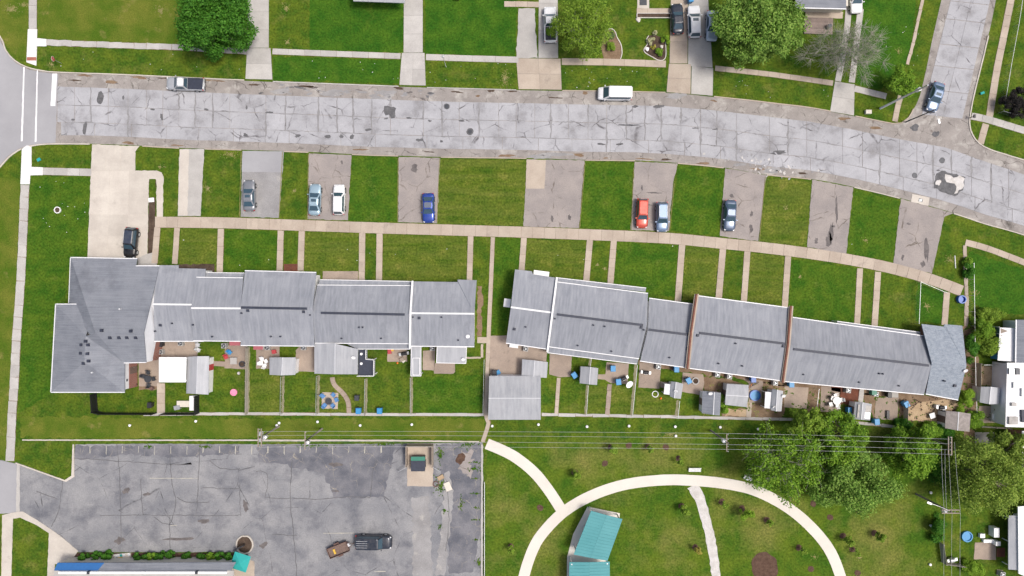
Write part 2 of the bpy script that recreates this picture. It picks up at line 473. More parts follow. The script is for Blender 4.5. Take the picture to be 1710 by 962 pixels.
LEAF = {
 'dark': leafmat('dark_green_leaf', (0.032, 0.13, 0.014), (0.115, 0.3, 0.034)),
 'mid': leafmat('green_leaf', (0.08, 0.195, 0.016), (0.28, 0.46, 0.048)),
 'light': leafmat('yellow_green_leaf', (0.125, 0.235, 0.022), (0.31, 0.45, 0.06)),
 'silver': leafmat('silver_green_leaf', (0.1, 0.225, 0.03), (0.32, 0.48, 0.1)),
 'olive': leafmat('olive_leaf', (0.14, 0.235, 0.032), (0.34, 0.45, 0.08)),
 'grey': leafmat('grey_twig_leaf', (.10, .17, .06), (.22, .29, .13)),
 'purple': leafmat('dark_purple_leaf', (.020, .022, .020), (.050, .042, .040)),
 'lime': leafmat('lime_leaf', (.17, .33, .025), (.30, .46, .05)),
 'gold': leafmat('golden_leaf', (.38, .36, .05), (.52, .46, .12)),
 'pale': leafmat('pale_leaf', (.42, .44, .22), (.60, .58, .38)),
}
# ================================================================== GROUND
g = MB().add([(-1400, -1400, 0), (1400, -1400, 0), (1400, 1400, 0), (-1400, 1400, 0)], [(0, 1, 2, 3)]).build('lawn', M['lawn'])
tag(g, kind='structure')
def lawn(poly, m, z=.004, jit=.8): return sheet('lawn_patch', poly, z, M[m], jit, skirt=.003)
lawn([(-60, -60), (48, -60), (48, 100), (20, 90), (5, 70), (-60, 40)], 'lawn_dry')
lawn([(63, -60), (290, -60), (300, 40), (290, 74), (63, 64)], 'lawn_dry')
lawn([(517, -60), (674, -60), (673, 88), (517, 84)], 'lawn_deep')
lawn([(456, 94), (668, 100), (667, 140), (456, 134)], 'lawn_deep')
lawn([(710, -60), (866, -60), (860, 95), (710, 90)], 'lawn_deep')
lawn([(1440, -60), (1535, -60), (1520, 100), (1470, 150), (1430, 140)], 'lawn_deep')
lawn([(-60, 290), (34, 300), (26, 480), (16, 760), (-60, 760)], 'lawn_dry')
lawn([(812, 745), (1235, 720), (1500, 720), (1560, 800), (1570, 1200), (808, 1200)], 'lawn_park', jit=2)
lawn([(34, 695), (300, 699), (810, 700), (808, 732), (34, 731)], 'lawn_dry', .004, 1.5)
lawn([(1618, 420), (1710, 450), (1760, 530), (1640, 520), (1622, 500)], 'lawn_deep', .004, 1.5)
lawn([(1532, 472), (1576, 488), (1574, 541), (1529, 536)], 'lawn_deep', .004)
for q, m_ in (([(301, 383), (363, 384), (362, 458), (300, 458)], 'lawn_c'), ([(375, 384), (463, 386), (462, 454), (373, 454)], 'lawn_b'), ([(509, 388), (600, 390), (599, 470), (507, 455)], 'lawn_c'), ([(640, 391), (780, 395), (778, 474), (638, 474)], 'lawn_c'), ([(827, 398), (870, 399), (864, 455), (850, 520), (842, 560), (822, 558)], 'lawn_b'),
             ([(880, 400), (979, 403), (974, 470), (875, 458)], 'lawn_c'), ([(1031, 404), (1133, 410), (1126, 497), (1024, 480)], 'lawn_b'), ([(1145, 411), (1201, 417), (1195, 498), (1139, 502)], 'lawn_c'), ([(1254, 422), (1310, 429), (1304, 512), (1247, 506)], 'lawn_c'), ([(1322, 432), (1430, 448), (1425, 544), (1317, 530)], 'lawn_b'),
             ([(588, 259), (664, 262), (663, 371), (582, 368)], 'lawn_b'), ([(736, 266), (879, 268), (873, 378), (731, 373)], 'lawn_c'), ([(978, 270), (1058, 272), (1052, 383), (969, 381)], 'lawn_b'), ([(1133, 276), (1209, 284), (1201, 394), (1119, 386)], 'lawn_b'), ([(1282, 296), (1354, 304), (1346, 413), (1268, 402)], 'lawn_c'), ([(1427, 316), (1502, 336), (1490, 440), (1414, 424)], 'lawn_b'),
             ([(50, 294), (151, 296), (145, 430), (118, 430), (90, 655), (30, 690), (40, 480)], 'lawn_b'), ([(532, 630), (610, 632), (610, 690), (531, 690)], 'lawn_c'), ([(418, 620), (471, 628), (470, 690), (416, 690)], 'lawn_c'), ([(690, 630), (806, 626), (805, 690), (689, 690)], 'lawn_b'), ([(983, 645), (1052, 645), (1050, 692), (980, 692)], 'lawn_c'), ([(1066, 650), (1128, 667), (1127, 694), (1058, 693)], 'lawn_c')):
    lawn(q, m_)
# dead and bare patches with a shape of their own
for x, y, rx, ry in ((268, 18, 9, 8), (478, 14, 6, 10), (480, 70, 5, 5), (385, 258, 15, 6), (268, 279, 6, 3), (347, 315, 8, 6), (491, 318, 4, 4),
                     (843, 130, 9, 16), (1500, 85, 5, 5), (1312, 348, 4, 5), (1446, 402, 5, 4), (1336, 462, 3, 3), (1588, 434, 9, 7), (1548, 512, 6, 8),
                     (997, 442, 3, 3), (1010, 448, 3, 3), (1120, 725, 12, 4), (85, 108, 6, 4), (1360, 930, 6, 4), (1435, 930, 5, 5), (1000, 100, 5, 3), (20, 15, 14, 9), (40, 8, 9, 5), (1628, 490, 8, 6), (1440, 728, 10, 4)):
    mb = MB(); c0 = G(x, y)                      # a thinning patch: many ragged scraps round a worn middle
    for k in range(int(14 + rx * ry * .9)):
        a_, d_ = random.uniform(0, 6.28), abs(random.gauss(0, .75))
        r_ = random.uniform(.25, .85) * (1.3 - .4 * min(d_, 2))
        if r_ < .25: continue
        pts = [G(*q) - c0 for q in blob(x + rx * d_ * math.cos(a_), y + ry * d_ * math.sin(a_), r_ * 1.3, r_, 9, .6, a_)]
        mb.prism([(q.x, q.y) for q in pts], .008, .011 + k * .0002)
    tag(mb.build('dead_grass_patch', M['dead_grass'], loc=None), kind='stuff').location = c0

# ------------------------------------------------------------------ streets
NK = [(-200, -40), (-40, 20), (0, 62), (10, 85), (25, 102), (45, 113), (70, 119), (100, 122), (210, 126), (340, 132), (455, 137), (560, 141), (670, 145), (790, 149), (940, 152), (1110, 155), (1190, 162), (1250, 168), (1300, 174), (1350, 180), (1425, 194), (1490, 207)]
SIDE_W = [(1505, 206), (1517, 197), (1526, 182), (1536, 160), (1548, 110), (1556, 70), (1572, 0), (1590, -80), (1670, -420)]
SIDE_E = [(1760, -420), (1680, -80), (1663, 0), (1655, 40), (1645, 80), (1637, 110), (1630, 140), (1624, 165), (1619, 190), (1618, 207), (1623, 225), (1634, 240), (1652, 250), (1680, 259), (1710, 268), (1900, 320)]
SK = [(-200, 420), (-60, 340), (0, 279), (15, 262), (30, 251), (50, 244), (80, 240), (150, 240), (230, 243), (300, 247), (400, 250), (520, 254), (600, 258), (665, 260), (735, 262), (880, 264), (975, 267), (1060, 268), (1130, 272), (1210, 280), (1275, 291), (1355, 299), (1425, 312), (1500, 330), (1580, 352), (1650, 375), (1710, 392), (1900, 455)]
nk, sw_, se_, sk = (catmull(a, 10) for a in (NK, SIDE_W, SIDE_E, SK))
road_poly = [tuple(p) for p in nk + sw_ + se_] + [tuple(p) for p in sk[::-1]]
road = sheet('street', road_poly, .012, M['shoulder'], 0, skirt=.03)
road.name = 'street'
RL = road.location.copy()
def rchild(name, poly, z, mat, jit=0.0, skirt=.003, parent=road, pl=None, step=5.0):
    pts = [G(p[0], p[1], 0) for p in rough_poly(poly, jit, step)]
    pl = parent.location if pl is None else pl
    return MB().prism([(p.x - pl.x, p.y - pl.y) for p in pts], z - skirt, z).build(name, mat, parent)
# smooth asphalt of the crossing street
rchild('asphalt_surface', [(-200, -30), (-40, 30), (0, 68), (12, 90), (27, 106), (46, 116), (70, 121), (97, 124), (95, 178), (93, 238), (80, 239), (50, 242), (30, 249), (14, 260), (-2, 277), (-60, 335), (-200, 410)], .017, M['asphalt_new'], .3)
# white lines and the stop bar
for poly in ([(39, 112), (41.5, 112), (38, 236), (35, 236)], [(61.5, 117), (63.5, 117), (61, 237), (58, 237)], [(87.5, 123), (95.5, 123), (92.5, 177), (84.5, 177)]):
    rchild('road_marking', poly, .022, M['roadpaint'], .15)

def at_x(pl, x):
    for i in range(len(pl) - 1):
        if pl[i].x <= x <= pl[i + 1].x:
            t = (x - pl[i].x) / max(1e-6, pl[i + 1].x - pl[i].x)
            return pl[i].y + (pl[i + 1].y - pl[i].y) * t
    return pl[-1].y
# concrete panels of the main street, one mesh each, open joints between them
ntop = [Vector(p) for p in NK[3:]] + [Vector((1580, 222)), Vector((1650, 247)), Vector((1710, 268)), Vector((1900, 325))]
def row_y(x, f):
    return at_x(ntop, x) * (1 - f) + at_x(sk, x) * f
def slab_between(xa, xb, fa, fb, gap):
    g = gap
    sl = -.07
    n = 3
    top = []; bot = []
    for i in range(n + 1):
        x = xa + g + (xb - xa - 2 * g) * i / n
        top.append((x + random.uniform(-.2, .2), row_y(x, fa) + g + random.uniform(-.25, .25)))
        bot.append((x + random.uniform(-.2, .2), row_y(x, fb) - g + random.uniform(-.25, .25)))
    return top + bot[::-1]
FR = [.19, .455, .70, .885]
xs = [96]
while xs[-1] < 1720: xs.append(xs[-1] + random.choice((27, 29, 31, 33, 55, 60)) )
for r in range(3):
    off = (0, 0, 6)[r]
    for i in range(len(xs) - 1):
        if r == 2 and i % 2: continue
        xa, xb = xs[i] + off, (xs[i + 2] if r == 2 and i + 2 < len(xs) else xs[i + 1]) + off
        rchild('concrete_slab', slab_between(xa, xb, FR[r], FR[r + 1], random.choice((.28, .32, .4))), .042, M['slab'], skirt=.028)
# grime worn into the joints
for i, x in enumerate(xs[1:-1]):
    if random.random() < .62:
        ya, yb = (FR[0], FR[2]) if random.random() < .6 else ((FR[0], FR[1]) if random.random() < .5 else (FR[1], FR[3]))
        n = 9
        pts = [(x + random.uniform(-1.0, 1.0), row_y(x, ya + (yb - ya) * k / n)) for k in range(n + 1)]
        rchild('joint_grime', ribbon(pts, lambda t: random.uniform(1.0, 4.6) * (1.2 - .6 * abs(2 * t - 1)), 0, smooth=False), .0440, M['slab_dirt'])
for f in (.455, .70):
    x = 110
    while x < 1690:
        ln = random.uniform(25, 80)
        pts = [(x + ln * k / 10, row_y(x + ln * k / 10, f) + random.uniform(-.6, .6)) for k in range(11)]
        rchild('joint_grime', ribbon(pts, lambda t: random.uniform(.6, 2.6) * (1.15 - abs(2 * t - 1)) + .2, 0, smooth=False), .0445, M['slab_dirt'])
        x += ln + random.uniform(10, 60)
# side street panels
def lerp2(a, b, t): return (a[0] + (b[0] - a[0]) * t, a[1] + (b[1] - a[1]) * t)
ys = [-400, -360, -320, -280, -240, -200, -160, -120, -70, -35, 0, 30, 72, 108, 148, 190]
sw_y = lambda y: 1526 + (182 - y) * .256
se_y = lambda y: 1620 + (190 - y) * .232
for i in range(len(ys) - 1):
    for fa, fb in ((.16, .52), (.525, .86)):
        q = []
        for y, f in ((ys[i] + .5, fa), (ys[i] + .5, fb), (ys[i + 1] - .5, fb), (ys[i + 1] - .5, fa)):
            q.append((sw_y(y) * (1 - f) + se_y(y) * f, y + f * 10))
        rchild('concrete_slab', q, .042, M['slab'], .15, .028)
# patches of tar, manholes and the repaired hole
pat = [(345, 183, 4, 1.6), (270, 195, 2, 6), (122, 200, 3.5, 1.5), (142, 215, 3, 11), (255, 183, 3, 1.6), (168, 165, 7, 9), (206, 163, 2, 3), (450, 188, 6, 2), (497, 227, 5, 2.5), (547, 228, 6, 2.6), (570, 228, 4, 2.6), (588, 229, 3.4, 4), (614, 217, 5, 3), (652, 186, 10, 10), (683, 197, 4, 2), (718, 202, 2.6, 2), (771, 202, 6, 1.4), (737, 236, 2, 2.6), (645, 198, 3, 1.8), (700, 234, 6, 3),
       (1045, 209, 12, 1.6), (1060, 209, 8, 1.2), (1162, 214, 5, 1.3), (1194, 216, 4, 1.3), (1100, 178, 12, 2.4), (1060, 178, 6, 2), (1527, 213, 8, 5), (1563, 224, 5, 5), (1005, 241, 6, 2), (1035, 241, 5, 2), (412, 180, 2, 3), (410, 226, 3, 4), (1567, 285, 3, 1), (1300, 255, 14, 3)]
for x, y, rx, ry in pat:
    rchild('tar_patch', blob(x, y, rx, ry, 13, .4), .0465, M['tar'], 0)
for x, y, rr in ((785, 220, 6), (746, 178, 5), (1527, 293, 4.6), (1573, 268, 5)):
    rchild('manhole_surround', blob(x, y, rr, rr, 18, .08), .050, M['tar'])
    c = G(x, y) - RL
    MB().lathe(c.x, c.y, [(.33, .045), (.33, .056), (.28, .058)], 18).build('manhole_cover', M['dark'], road)
rchild('repaired_patch', [(1563, 290), (1572, 285), (1612, 296), (1608, 318), (1594, 328), (1559, 315)], .0475, M['tar'], 1)
rchild('patch_concrete', [(1578, 291), (1592, 297), (1602, 293), (1611, 298), (1606, 316), (1593, 324), (1597, 312), (1588, 306), (1580, 304)], .053, M['gravel'], 1.2)
rchild('patch_concrete', blob(1567, 305, 4, 5, 12, .4), .053, M['gravel'])
# gutter dirt along the kerbs and broken asphalt shoulder
for x in range(120, 1500, 24):
    if random.random() < .72:
        f = random.choice((.02, .05, .10, .93, .97))
        rchild('gutter_dirt', blob(x + random.uniform(-9, 9), row_y(x, f), random.uniform(4, 13), random.uniform(1, 2.6), 14, .5, .05), .0175, M['dark_soil'] if random.random() < .35 else M['soil'])
for x, y, rx, ry in ((560, 155, 20, 7), (640, 160, 24, 9), (470, 152, 16, 5), (1130, 160, 18, 4), (1420, 345, 1, 1), (900, 262, 20, 3), (925, 258, 25, 3), (1290, 285, 14, 5), (1235, 275, 10, 3)):
    rchild('worn_asphalt', blob(x, y, rx, ry, 20, .35), .0185, M['bay_gray'])
# rubble where the south edge has broken up
for k in range(70):
    x = random.gauss(1290, 38); y = row_y(x, .86) + random.gauss(2, 7)
    rchild('broken_concrete', blob(x, y, random.uniform(.8, 3.6), random.uniform(.6, 2.2), 8, .5, random.uniform(0, 3)), .0468 + .0006 * (k % 9), M[random.choice(('gravel', 'slab', 'slab_dirt', 'conc_gray'))])
for k in range(46):
    x = random.uniform(430, 760); y = row_y(x, random.uniform(.03, .17))
    rchild('broken_asphalt', blob(x, y, random.uniform(1, 7), random.uniform(.6, 2.2), 10, .5, random.uniform(-.2, .2)), .0195 + .0005 * (k % 9), M[random.choice(('bay_gray', 'oil', 'slab_dirt', 'shoulder', 'tar'))])
# storm drain
rchild('drain_apron', [(1523, 324), (1552, 330), (1550, 344), (1521, 337)], .054, M['conc'], .2)
dr = G(1537, 334.5) - RL
MB().box(dr.x, dr.y, .05, .62, .5, .010, R(-12)).build('drain_frame', M['dark'], road)
for k in range(4): MB().box(dr.x - .18 + k * .12, dr.y, .058, .05, .4, .008, R(-12)).build('drain_bar', M['steel'], road)

# kerbs
def kerb(pts, w=1.6, h=.12, mat='conc', smooth=True):
    poly = ribbon(pts, w, .12, 8, smooth)
    o = sheet('kerb', poly, h, M[mat], 0, skirt=h + .02)
    return o
kerb([(-40, 18), (0, 60), (10, 84), (25, 101), (45, 112), (70, 118), (100, 121), (210, 125), (340, 131), (408, 134)])
kerb([(456, 136.5), (560, 140.5), (666, 144.5)], mat='conc_gray'); kerb([(713, 146.5), (790, 148.5), (862, 150.5)], mat='conc_gray')
kerb([(939, 151.5), (1020, 152.5), (1111, 154.5)], mat='conc_tan'); kerb([(1192, 161.5), (1250, 167.5), (1300, 173.5), (1350, 179.5), (1387, 186)], mat='conc_tan')
kerb([(1428, 194), (1490, 206.5), (1505, 205.5), (1517, 196.5), (1525, 182)], mat='conc_tan')
kerb([(1650, 60), (1641, 98), (1630, 142), (1622, 178), (1618.5, 207), (1623.5, 225), (1634.5, 239.5), (1652, 249.5), (1680, 258.5), (1710, 267.5), (1900, 320)], 2.0)
kerb([(-40, 322), (0, 280), (15, 263), (30, 252), (36, 249)], 2.0)
kerb([(50, 244.5), (80, 240.8), (150, 240.8)], 1.8)
SKL = [(238, 299), (342, 403), (474, 515), (588, 665), (736, 879), (977, 1060), (1132, 1208), (1280, 1354), (1426, 1502), (1592, 1900)]
for a, b in SKL:
    pts = [(x, at_x(sk, x) + .8) for x in np.linspace(a, b, max(4, int((b - a) / 25)))]
    kerb(pts, 1.5, mat='conc' if a > 1400 else 'conc_tan')

# ------------------------------------------------------------------ sidewalks, walks, drives
def walk(pts, w, slab_m=1.5, mat='conc_tan', base='soil', name='sidewalk', z=.062, jit=.12, missing=0.0, smooth=True, gap=.35):
    """a concrete walk: a bed and a row of separate slabs"""
    pl = catmull(pts, 3.0) if smooth else catmull(pts, 3.0)
    ns = normals(pl)
    bed = sheet(name, ribbon(pts, w + .6, .35, 5), .022, M[base], 0, skirt=.03)
    # walk along the arc
    L_ = [0.0]
    for i in range(1, len(pl)): L_.append(L_[-1] + (pl[i] - pl[i - 1]).length)
    def atl(s):
        for i in range(1, len(pl)):
            if s <= L_[i] or i == len(pl) - 1:
                t = (s - L_[i - 1]) / max(1e-6, L_[i] - L_[i - 1])
                return pl[i - 1].lerp(pl[i], t), ns[i - 1].lerp(ns[i], t)
    n = max(1, round(L_[-1] / (slab_m * S)))
    cuts = [L_[-1] * i / n for i in range(n + 1)]
    bl = bed.location
    for i in range(n):
        if random.random() < missing: continue
        a, na = atl(cuts[i] + gap / 2); b, nb = atl(cuts[i + 1] - gap / 2)
        mid, nm = atl((cuts[i] + cuts[i + 1]) / 2)
        dz = random.uniform(-.008, .008)
        q = [a + na * w / 2, mid + nm * w / 2, b + nb * w / 2, b - nb * w / 2, mid - nm * w / 2, a - na * w / 2]
        q = [(p.x + random.uniform(-jit, jit), p.y + random.uniform(-jit, jit)) for p in q]
        pts3 = [G(*p) for p in q]
        MB().prism([(p.x - bl.x, p.y - bl.y) for p in pts3], 0.0, z + dz).build('slab', M[mat], bed)
    return bed
def concrete(name, poly, mat='conc', z=.030, jit=.25, **k): return sheet(name, poly, z, M[mat], jit, **k)

# north pavement
walk([(78, 71), (180, 75), (290, 79), (412, 86)], 9.5, 1.9, 'conc_gray', jit=.8)
walk([(455, 86), (560, 90), (669, 94)], 9.5, 2.4, 'conc_gray')
walk([(711, 95.5), (790, 98), (866, 100)], 10, 3.4, 'conc_gray')
walk([(938, 103), (1020, 104), (1112, 107)], 11, 2.9, 'conc_tan')
walk([(1194, 114), (1250, 120), (1300, 126), (1391, 139)], 8.5, 1.6, 'conc_tan')
walk([(1427, 148), (1480, 161)], 10, 1.6, 'conc_gray')
# drives on the north side
def panels(name, quad, nx, ny, mat, z=.045, base='joint', gap=.3, jit=.1):
    """a drive of cast panels; quad = four px corners (tl, tr, br, bl)"""
    bed = sheet(name, quad, .020, M[base], .1, skirt=.03)
    bl = bed.location
    tl, tr, br, bl_ = quad
    for j in range(ny):
        for i in range(nx):
            q = []
            for u, v, gx, gy in ((i / nx, j / ny, gap, gap), ((i + 1) / nx, j / ny, -gap, gap), ((i + 1) / nx, (j + 1) / ny, -gap, -gap), (i / nx, (j + 1) / ny, gap, -gap)):
                a = lerp2(tl, tr, u); b = lerp2(bl_, br, u); p = lerp2(a, b, v)
                q.append((p[0] + gx * .5 + random.uniform(-jit, jit), p[1] + gy * .5 + random.uniform(-jit, jit)))
            pts3 = [G(*p) for p in q]
            MB().prism([(p.x - bl.x, p.y - bl.y) for p in pts3], 0.0, z + random.uniform(-.004, .004)).build('panel', M[mat], bed)
    return bed
panels('driveway', [(416, -130), (449, -130), (449, 80), (413, 80)], 1, 7, 'conc_gray')
panels('driveway', [(412.5, 80.5), (452, 80.5), (455, 133), (410, 132)], 1, 2, 'conc_gray')
panels('driveway', [(675, -130), (706, -130), (706, 88), (674, 88)], 1, 7, 'conc_gray')
panels('driveway', [(671, 88.5), (709, 88.5), (711, 143), (667, 142)], 2, 2, 'conc_gray')
concrete('driveway', [(866, 14), (893, 14), (898, 97), (862, 97)], 'conc_gray', .028, .7)
panels('driveway', [(900, -40), (931, -40), (932, 97), (899, 97)], 1, 3, 'conc_gray')
panels('driveway', [(862, 97.5), (936, 98), (938, 150), (866, 149)], 2, 2, 'conc_tan')
panels('driveway', [(1121, -40), (1149, -40), (1148, 106), (1118, 106)], 1, 4, 'conc_tan')
panels('driveway', [(1150, -40), (1180, -40), (1190, 113), (1149, 110)], 1, 3, 'conc_gray')
panels('driveway', [(1117, 106.5), (1154, 107), (1153, 157), (1113, 154)], 1, 2, 'conc_tan')
panels('driveway', [(1155, 110), (1191, 114), (1190, 160), (1154, 157)], 1, 1, 'conc_gray')
# two-strip drive
walk([(1417, 15), (1414, 50), (1406, 100), (1399, 136)], 10, 3, 'conc_gray', name='driveway_strip')
walk([(1437, 15), (1432, 55), (1427, 100), (1422, 138)], 10, 3, 'conc_gray', name='driveway_strip')
panels('driveway', [(1394, 136), (1427, 141), (1426, 193), (1386, 186)], 1, 2, 'conc_gray')
# footpaths by the side street
walk([(1545, -20), (1534, 30), (1524, 75), (1515, 108)], 5, 1.6, 'conc_tan', 'dead_grass', jit=.6)
walk([(1504, 160), (1499, 178), (1494, 203)], 9, 1.6, 'conc_tan')
walk([(1694, -30), (1688, 0), (1676, 60), (1664, 120), (1652, 195)], 11.5, 1.7, 'conc_tan')
walk([(1622, 194), (1650, 200), (1710, 218), (1800, 245)], 11.5, 1.7, 'conc_gray')
walk([(1646, 207), (1637, 240)], 11, 1.6, 'conc_tan')
# corner ramps
walk([(55, -30), (55, 0), (55, 49)], 13, 1.7, 'conc_gray')
concrete('kerb_ramp', [(47, 49), (62.5, 49), (62, 64), (78, 65.5), (78, 77.5), (62, 77.5), (61, 110), (44.5, 104)], 'conc_white', .070, .05)
concrete('tactile_strip', [(45.6, 95.6), (61, 95.6), (61, 101.4), (45, 101.4)], 'tactile', .078, 0)
concrete('kerb_ramp', [(37, 249), (45, 243), (53, 244), (53, 279), (72, 279.5), (72, 292.5), (51, 293), (50, 308), (34.5, 308)], 'conc_white', .070, .05)
walk([(72, 286), (153, 288)], 12, 1.9, 'conc_gray')
walk([(42, 309), (38, 400), (34, 480), (28, 560), (24, 640), (20, 700), (17, 770)], 14, 1.8, 'conc_gray', jit=.5)
# resident car park at the end block
base = concrete('parking_apron', [(154, 241), (233, 244), (226, 253), (226, 285), (262, 285), (270, 288), (273, 295), (272, 362), (262, 364), (261, 300), (249, 300), (246, 432), (146, 432)], 'conc', .028, .3)
for j, (ya, yb) in enumerate(((246, 285), (286, 322), (323, 358), (359, 394), (395, 431))):
    for i in range(3):
        f = lambda u, y: (154 - (y - 241) * .042) * (1 - u) + ((226 if ya < 285 else 248 - (y - 285) * .015)) * u
        q = [(f(i / 3, ya) + .3, ya), (f((i + 1) / 3, ya) - .3, ya), (f((i + 1) / 3, yb) - .3, yb), (f(i / 3, yb) + .3, yb)]
        p3 = [G(*p) - base.location for p in q]
        MB().prism([(p.x, p.y) for p in p3], .01, .044 + random.uniform(-.003, .003)).build('panel', M['conc'], base)
concrete('planting_strip', [(249.5, 300), (260, 300), (259, 375), (257, 425), (246.5, 425)], 'dark_soil', .036, .5)
concrete('planting_strip', [(249.5, 299), (260, 299), (260, 330), (249, 330)], 'lawn', .041, .5)
# common walk
CW = [(259, 371), (330, 371.5), (400, 373), (520, 377), (640, 381), (780, 385), (880, 388), (985, 392), (1060, 395), (1130, 399), (1200, 406), (1270, 413), (1350, 423), (1420, 434), (1480, 446), (1530, 459), (1570, 472), (1606, 486)]
walk(CW, 18, 1.75, 'conc_tan', gap=.25)
# parking bays off the street
bays = [([(300, 249), (341, 249), (335, 361), (297, 361)], 'conc_gray'), ([(405, 252), (474, 253), (466, 364), (402, 362)], 'bay_gray'),
        ([(516, 256), (587, 259), (581, 368), (514, 366)], 'bay'), ([(666, 262), (735, 264), (730, 373), (665, 371)], 'bay'),
        ([(880, 266), (976, 268), (967, 381), (874, 378)], 'bay'), ([(1060, 270), (1132, 273), (1124, 305), (1117, 386), (1053, 384)], 'bay'),
        ([(1211, 281), (1280, 292), (1266, 403), (1202, 394)], 'bay'), ([(1356, 300), (1425, 313), (1413, 424), (1348, 413)], 'bay'),
        ([(1504, 332), (1592, 356), (1577, 362), (1556, 457), (1492, 440)], 'bay')]
for q, mm in bays:
    concrete('parking_bay', q, mm, .024, .35)
concrete('parking_bay', [(405, 252), (474, 253), (471, 288), (404, 287)], 'asphalt_new', .029, .2)
concrete('parking_bay', [(879, 267), (912, 267), (909, 315), (878, 315)], 'conc_tan', .029, .3)
concrete('parking_bay', [(300, 250), (316, 250), (313, 360), (297, 360)], 'conc', .029, .4)
for x, y, rx, ry in ((1254, 382, 3, 7), (1255, 357, 2.4, 4), (1222, 327, 4, 3), (1507, 430, 2.6, 4), (1541, 441, 3, 6), (1388, 392, 3, 22), (1384, 400, 5, 12), (1397, 350, 2.4, 18), (1547, 418, 3.4, 18), (1363, 402, 3, 4), (692, 281, 6, 6), (922, 365, 3, 4), (951, 363, 2.6, 4), (571, 271, 2, 3), (1072, 313, 2, 4), (1092, 322, 12, 1.2), (1517, 374, 3, 2), (1392, 378, 2, 2)):
    sheet('oil_stain', blob(x, y, rx, ry, 16, .45), .0345, M['oil'], 0, 'stuff', skirt=.003)
# timber edging along the bays
for a, b in (((403, 254), (400, 362)), ((472, 254), (466, 364)), ((665, 264), (664, 371)), ((734, 265), (730, 372)), ((1058, 280), (1054, 384)), ((1126, 306), (1118, 384)), ((1278, 296), (1268, 402)), ((977, 272), (968, 380)), ((515, 258), (513.5, 366))):
    kerb([a, b], .9, .07, 'dead_grass')
# front walks
FW = [((263, 380), (258, 440), 10), ((296, 380.5), (292, 441), 9), ((369, 382), (367, 456), 10), ((469, 385), (467, 452), 10), ((504, 386), (502, 452), 10), ((605, 389), (604, 470), 10), ((634, 390), (633, 470), 10), ((786, 394.5), (784, 468), 9),
      ((875, 397), (871, 453), 9.5), ((985, 401), (979, 470), 10), ((1025, 402), (1019, 476), 10), ((1139, 409), (1132, 503), 10.5), ((1207, 416), (1200, 498), 10.5), ((1248, 420), (1242, 504), 10), ((1316, 428), (1310, 516), 10), ((1436, 448), (1431, 544), 9.5), ((1466, 454), (1460, 549), 10), ((1581, 488), (1577, 543), 10)]
for a, b, w in FW: walk([a, b], w, 1.4, 'conc_tan', gap=.2)
walk([(823, 396), (820, 470), (816, 560), (813, 640), (811, 692), (816, 705), (806, 738)], 6.5, 2, 'conc_tan', gap=.2)
concrete('stoop', [(539, 453), (598, 453), (598, 470), (539, 470)], 'patio', .05, .3)
concrete('stoop', [(474, 441), (499, 441), (499, 453), (474, 453)], 'patio_brick', .05, .3)
concrete('stoop', [(246, 424), (262, 420), (262, 446), (230, 446), (230, 431)], 'conc_gray', .05, .3)
concrete('planting_strip', [(298, 441), (358, 441), (358, 458), (298, 458)], 'dark_soil', .016, .8)
# back path
walk([(240, 692), (400, 691), (600, 692), (808, 692.5)], 4.5, 2.6, 'conc_gray', 'soil', jit=.5, name='back_path')
walk([(904, 692), (1000, 694), (1120, 696), (1250, 699), (1380, 702), (1500, 713)], 4.5, 2.6, 'conc_gray', 'soil', jit=.7, name='back_path')
# right-hand walks
walk([(1612, 405), (1632, 410), (1660, 419), (1720, 442)], 10, 1.8, 'conc_tan')
walk([(1611, 410), (1612, 450), (1614, 500), (1613, 545)], 6, 1.6, 'conc_tan', 'soil', jit=.7)
# ------------------------------------------------------------------ car park
lotp = [(126, 742), (260, 741), (430, 742), (660, 741), (806, 739), (805, 1300), (395, 1300), (392, 922), (130, 922), (60, 872), (34, 857), (0, 858), (-200, 860), (-200, 760), (0, 768), (27, 774), (108, 803), (122, 796)]
lot = sheet('car_park', lotp, .012, M['lot'], .25)
LL = lot.location.copy()
def weeds(x, y, rx, ry):
    mb = MB(); c0 = LL
    for k in range(int(10 + rx * ry * .8)):
        a_, d_ = random.uniform(0, 6.28), abs(random.gauss(0, .7)); r_ = random.uniform(.35, 1.1)
        pts = [G(*q) - c0 for q in blob(x + rx * d_ * math.cos(a_), y + ry * d_ * math.sin(a_), r_ * 1.3, r_, 8, .6, a_)]
        mb.prism([(q.x, q.y) for q in pts], .02, .034 + k * .0003 + random.uniform(0, .05))
    o = mb.build('weeds', M['lawn_b'], lot); o['kind'] = 'stuff'
def lchild(name, poly, z, mat, jit=0.0): return rchild(name, poly, z, M[mat], jit, .003, lot, LL)
lchild('asphalt_surface', [(-200, 762), (0, 769), (27, 775), (30, 857), (0, 857.5), (-200, 859)], .017, 'asphalt_new', .2)
lchild('gutter', [(28, 775), (33, 777), (33, 856), (27, 856)], .0175, 'conc_gray', .3)
lchild('old_asphalt', [(126, 744), (400, 744), (400, 757), (300, 764), (200, 759), (140, 768), (124, 764)], .0165, 'lot_dark', 1.2)
lchild('old_asphalt', [(430, 744), (660, 744), (655, 770), (640, 830), (560, 834), (540, 790), (470, 775), (432, 772)], .0165, 'lot_dark', 1.5)
lchild('old_asphalt', [(728, 742), (804, 742), (804, 862), (790, 955), (750, 958), (745, 850)], .0165, 'lot_dark', 1.5)
lchild('gravel_wash', [(742, 790), (750, 786), (757, 830), (752, 880), (742, 962), (728, 962), (738, 870)], .021, 'bay_gray', 1.5)
lchild('gravel_wash', [(688, 830), (716, 828), (722, 962), (690, 962)], .021, 'bay_gray', 1.5)
lchild('mulch_spill', blob(778, 775, 15, 17, 26, .6), .021, 'bay')
